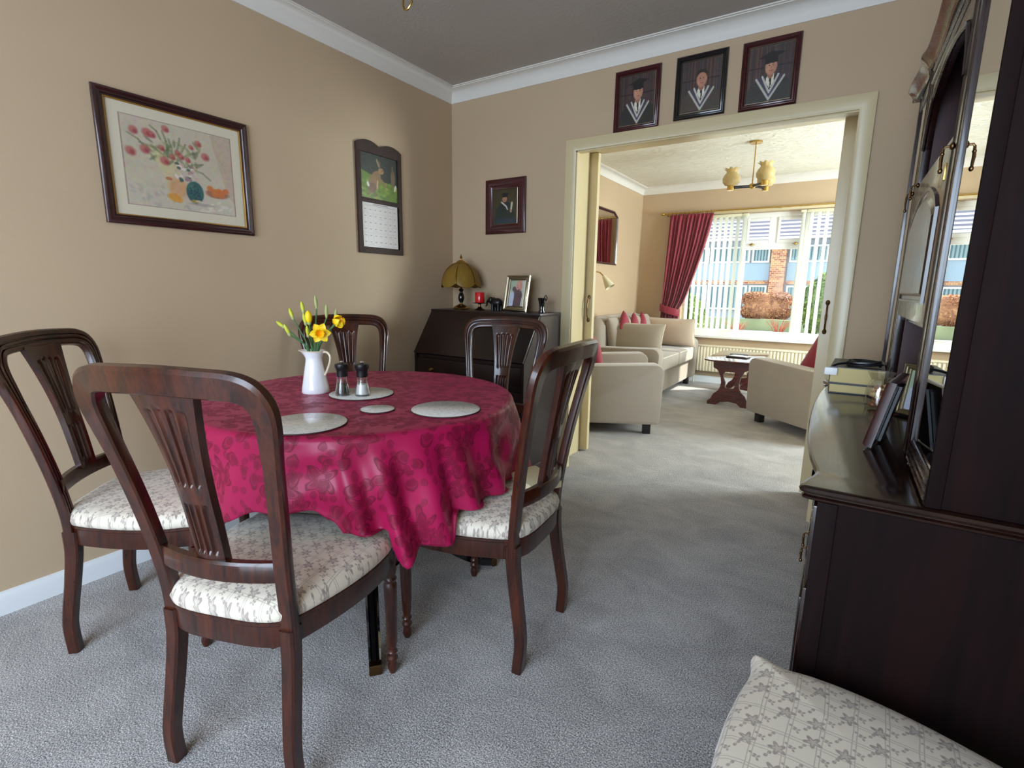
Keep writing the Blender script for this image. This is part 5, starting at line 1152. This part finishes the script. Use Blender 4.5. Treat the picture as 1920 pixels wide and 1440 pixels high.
# curtain, pole, blinds
p = thing('curtain_pole', 'slim brass curtain pole over the lounge window', 'curtain pole', (0, YF-0.09, 2.085))
MB().tube([(-2.05, 0, 0.0), (0.45, 0, 0.0)], 0.009, 12).build('rod', M['brass'], p)
MB().ball((-2.065, 0, 0), 0.018, (1.3, 1, 1)).build('finial', M['brass'], p)
for x in (-2.02, -0.75, 0.40):
    m = MB(); m.tube([(x, 0, 0), (x, 0.0885, 0.0)], 0.006, 8); m.lathe([(0, 0), (0.02, 0), (0.02, 0.004), (0, 0.004)], n=16, xf=Matrix.Translation((x, 0.0885, 0)) @ Matrix.Rotation(PI/2, 4, 'X')); m.build('bracket', M['brass'], p)
rg = MB()
for k in range(10):
    x = -1.95+0.052*k; rg.tube([(x, 0.014*cos(t*PI/8), -0.002+0.016*sin(t*PI/8)) for t in range(16)], 0.002, 5, True)
rg.build('rings', M['brass'], p)
def curtain():
    o = thing('curtain', 'claret curtain gathered back with a matching tie beside the window', 'curtain', (0, YF-0.10, 0))
    prof = [(2.068, -1.965, -1.445), (2.03, -1.965, -1.450), (1.90, -1.968, -1.470), (1.70, -1.972, -1.510), (1.50, -1.978, -1.560), (1.30, -1.985, -1.620), (1.10, -1.992, -1.680), (1.00, -1.998, -1.715), (0.93, -2.0, -1.758), (0.87, -2.0, -1.770), (0.76, -2.005, -1.760), (0.55, -2.015, -1.74), (0.35, -2.02, -1.73), (0.18, -2.02, -1.73)]
    rows = 90; cols = 150; V = []; F = []; R = random.Random(2)
    zs = [2.068-(2.068-0.18)*j/rows for j in range(rows+1)]
    for z in zs:
        for (za, la, ra), (zb, lb, rb) in zip(prof, prof[1:]):
            if zb <= z <= za: k = (za-z)/(za-zb); l = la+(lb-la)*k; r = ra+(rb-ra)*k; break
        tight = 1-min(1, abs(z-0.90)/0.5)
        for i in range(cols+1):
            u = i/cols; head = max(0, (z-2.0)/0.068); fq = 11
            d = (0.022+0.010*tight)*sin(2*PI*fq*u+0.5*sin(7*u+z))+0.010*sin(2*PI*4.3*u+z*2.2)
            if head > 0: d = d*(1-head)+0.010*sin(2*PI*24*u)*head
            bulge = 0.02*sin(PI*u)*tight; V.append((l+(r-l)*u, d-bulge-0.035*(1-head)*(1 if z < 2.0 else 0)*min(1, (2.0-z)/0.5+0), z+(0.006*sin(2*PI*24*u) if z == zs[0] else 0)))
    for j in range(rows):
        for i in range(cols): a = j*(cols+1)+i; F.append((a, a+cols+1, a+cols+2, a+1))
    me = bpy.data.meshes.new('drape'); me.from_pydata(V, [], F); me.materials.append(M['curtain']); me.shade_smooth(); d = bpy.data.objects.new('drape', me); COL.objects.link(d); d.parent = o
    s = d.modifiers.new('thick', 'SOLIDIFY'); s.thickness = 0.003
    rings = []
    for k in range(33):
        a = 2*PI*k/32; rings.append([(-1.885+rr*(0.128)*cos(a), -0.05+rr*0.062*sin(a), 0.90+0.034*-cos(a)+h) for rr, h in ((1, -.045), (1.03, -.035), (1.03, .035), (1, .045), (.97, .035), (.97, -.035))])
    MB().loft(rings, cap0=False, cap1=False).build('tieback', M['curtain'], o)
curtain()
def blind(x0, x1, n, label, ang):
    o = thing('vertical_blind', label, 'blind', (0, YF+0.055, 0), 0, 'vertical blinds at the lounge window')
    B(x0-0.01, -0.02, 2.025, x1+0.01, 0.02, 2.056, 0.003).build('track', M['track'], o)
    first = None
    for k in range(n):
        x = x0+(x1-x0)*(k+.5)/n
        if first is None:
            rings = []
            for z in (0.665, 2.024):
                rings.append([(u*0.0435, 0.004*(1-u*u)-0.002, z) for u in (-1, -.5, 0, .5, 1)] + [(u*0.0435, 0.004*(1-u*u)-0.0027, z) for u in (1, .5, 0, -.5, -1)])
            first = MB().loft(rings).build('slat', M['slat'], o, 50); s = first
        else: s = first.copy(); COL.objects.link(s); s.parent = o
        s.location = (x, 0, 0); s.rotation_euler = (0, 0, rad(ang))
blind(-1.765, -1.165, 9, 'left bank of white vertical blind slats beside the curtain', 128)
blind(-0.470, 0.12, 8, 'right bank of white vertical blind slats beside the sliding door', 116)
blind(-1.135, -1.095, 4, 'narrow bunch of slats drawn against the left window post', 100)
blind(-0.535, -0.497, 4, 'narrow bunch of slats drawn against the right window post', 100)
# wall mirror with clipped corners
o = thing('wall_mirror', 'dark framed mirror with clipped corners on the lounge left wall', 'mirror', (XL+0.001, 5.42, 1.43), rad(90))
oc = [(-0.45, 0.0), (0.45, 0.0), (0.45, 0.545), (0.33, 0.60), (-0.33, 0.60), (-0.45, 0.545)]
m = MB(); m.loft([[(x, -h, z) for h, (x, z) in zip([hh]*6, offset_loop(oc, d))] for d, hh in ((0, 0), (0, 0.018), (-0.012, 0.022), (-0.03, 0.012), (-0.03, 0.0))] , cap0=False, cap1=False); m.build('frame', M['frame'], o, 35)
m = MB(); m.prism(offset_loop(oc, -0.026), 'y', -0.010, -0.004); m.build('mirror_glass', M['mirror'], o, 0)
o = thing('floor_lamp', 'gooseneck reading lamp with cream shade behind the near armchair', 'lamp', (-2.22, 4.95, 0), 0)
MB().lathe([(0, 0), (0.10, 0), (0.10, 0.012), (0.02, 0.022), (0, 0.022)], n=28).build('base', M['brass'], o)
MB().tube(catmull([(-0.03, 0, 0.02), (-0.03, 0, 0.6), (-0.03, 0, 1.2), (-0.02, 0, 1.29), (0.02, 0, 1.322), (0.07, 0, 1.315), (0.115, 0, 1.275)], 5), 0.006, 8).build('stem', M['brass'], o)
q = Vector((0.55, 0, -0.8)).to_track_quat('-Z', 'Y').to_matrix().to_4x4(); q.translation = (0.112, 0, 1.282)
MB().lathe([(0, 0), (0.016, 0), (0.022, -0.02), (0.036, -0.07), (0.052, -0.135), (0.050, -0.135), (0.033, -0.07), (0.018, -0.02), (0, -0.012)], n=24, xf=q).build('lamp_shade', M['cream_shade'], o)

# ---------------------------------------------------------------- outside
GZ = -0.30
g = B(-30, YF+0.29, GZ-0.2, 30, 60, GZ).build('ground_outside', M['ground'], smooth=0); struct(g)
def house():
    o = thing('house', 'pale blue clad terraced house with brick piers across the road', 'house', (0, 30, 0)); X0, X1 = -13.5, 9.5
    B(X0, 0.10, GZ, X1, 8, 3.85).build('wall', M['housewall'], o, 0)
    for k in range(-3, 4):
        px = -3.50+k*5.6
        if px+0.7 > X1 or px < X0: continue
        B(px, -0.35, GZ, px+0.68, 0.10, 3.85).build('brick_pier', M['brick'], o, 0)
        xa, xb = px-4.86, px-0.06
        if xa < X0: continue
        B(xa, 0.02, 1.70, xb, 0.10, 2.62, 0.01).build('cladding_panel', M['clad'], o, 0)
        B(xa, 0.0, 1.52, xb, 0.10, 1.70, 0.01).build('brick_band', M['brick'], o, 0)
        for z0, z1 in ((2.62, 3.46), (0.15, 1.46)):
            for a, b in ((px-3.0, px-1.05), (px-0.95, px-0.10), (px-4.8, px-3.1)):
                f = MB()
                for q in ((a, z0, a+0.09, z1), (b-0.09, z0, b, z1), (a+0.09, z0, b-0.09, z0+0.09), (a+0.09, z1-0.09, b-0.09, z1)): f.box(q[0], -0.05, q[1], q[2], 0.08, q[3])
                f = f.build('window', M['upvc'], o, 0); B(a+0.05, 0.0, z0+0.05, b-0.05, 0.04, z1-0.05).build('pane', M['hwin'], f, 0)
    m = MB(); m.prism([(-0.75, 3.70), (-0.75, 3.86), (4.0, 7.3), (8.75, 3.86), (8.75, 3.70)], 'x', X0-0.3, X1+0.3); m.build('roof', M['tiles'], o, 0)
    B(X0-0.3, -0.86, 3.72, X1+0.3, -0.75, 3.84, 0.02).build('gutter', M['upvc'], o)
house()
def leafy(name, label, cat, c, dims, mat, n, leaf, seed, box=True):
    R = random.Random(seed); m = MB(); bm = m.bm; dx, dy, dz = dims
    t = bmesh.new(); bmesh.ops.create_icosphere(t, subdivisions=4, radius=1)
    for v in t.verts:
        p = v.co.normalized(); e = 0.45 if box else 1.0; q = Vector([math.copysign(abs(k)**e, k) for k in p]); s = 1+0.05*sin(9*p.x+seed)*sin(8*p.y)*cos(7*p.z)
        v.co = Vector((q.x*dx*s*0.92, q.y*dy*s*0.92, q.z*dz*s*0.94))
    m._add(t)
    for k in range(n):
        p = Vector([R.gauss(0, 1) for _ in range(3)]).normalized(); e = 0.45 if box else 1.0; q = Vector([math.copysign(abs(a)**e, a) for a in p])
        c0 = Vector((q.x*dx, q.y*dy, q.z*dz))*R.uniform(0.92, 1.04); a = Vector([R.gauss(0, 1) for _ in range(3)]).normalized()*leaf; b = a.orthogonal().normalized()*leaf*0.6
        v = [bm.verts.new(c0-a), bm.verts.new(c0+b), bm.verts.new(c0+a), bm.verts.new(c0-b)]; bm.faces.new(v)
    me = bpy.data.meshes.new(name); bm.to_mesh(me); bm.free(); me.materials.append(mat); o = bpy.data.objects.new(name, me); COL.objects.link(o); o.location = c; return tag(o, label, cat)
leafy('hedge', 'clipped copper-brown hedge behind the low garden wall outside', 'hedge', (-2.62, 22.2, 0.60), (0.86, 0.45, 0.52), M['hedge'], 3600, 0.045, 3)
leafy('green_bush', 'yellow-green bush beside the copper hedge outside', 'bush', (-1.28, 22.3, 0.50), (0.38, 0.45, 0.50), M['bush'], 1800, 0.05, 4, False)
leafy('green_bush', 'tall green shrub seen through the right blind slats', 'bush', (-0.15, 17.0, 0.75), (0.95, 0.6, 1.05), M['bush'], 4200, 0.05, 6, False)
leafy('green_bush', 'big garden bush seen through the left blind slats', 'bush', (-3.9, 13.5, 0.35), (0.95, 0.6, 0.85), M['bush'], 4200, 0.05, 8, False)
gw = tag(B(-4.6, 21.2, GZ, 2.0, 21.45, 0.12, 0.01).build('garden_wall', M['gwall'], smooth=0), 'low mossy garden wall in front of the copper hedge outside', 'wall')
def shrub(x, y, label, seed, h=0.6):
    R = random.Random(seed); m = MB()
    for k in range(34):
        a = R.uniform(0, 2*PI); q = R.uniform(0.1, 0.42); m.tube([(0.05*cos(a), 0.05*sin(a), 0), (q*0.5*cos(a), q*0.5*sin(a), h*0.5), (q*cos(a), q*sin(a), h*R.uniform(0.7, 1))], [0.012, 0.010, 0.004], 5)
    o = m.build('shrub', M['dogwood']); o.location = (x, y, GZ); tag(o, label, 'shrub')
shrub(-3.0, 18.6, 'bare reddish shrub low at the left of the centre pane', 1, 0.45); shrub(-1.75, 18.4, 'bare red-stemmed shrub low at the right of the centre pane', 2, 0.62)
def car():
    o = thing('car', 'dark parked car glimpsed through the right blind slats', 'car', (1.55, 14.2, GZ), rad(8))
    P = [(-2.0, 0.25), (-2.0, 0.62), (-1.75, 0.78), (-1.05, 0.84), (-0.55, 1.28), (0.75, 1.32), (1.35, 0.92), (1.95, 0.82), (2.05, 0.55), (2.0, 0.25)]
    MB().prism(P, 'y', -0.8, 0.8, 0.06).build('body', M['carpaint'], o, 40)
    MB().prism([(-0.95, 0.86), (-0.52, 1.22), (0.70, 1.26), (1.18, 0.90)], 'y', -0.81, 0.81).build('side_windows', M['blackgloss'], o, 0)
    for x in (-1.3, 1.3):
        for y in (-0.78, 0.78): MB().lathe([(0, -0.09), (0.28, -0.09), (0.31, -0.06), (0.31, 0.06), (0.28, 0.09), (0, 0.09)], n=24, xf=Matrix.Translation((x, y, 0.31)) @ Matrix.Rotation(PI/2, 4, 'X')).build('wheel', M['rubber'], o)
car()
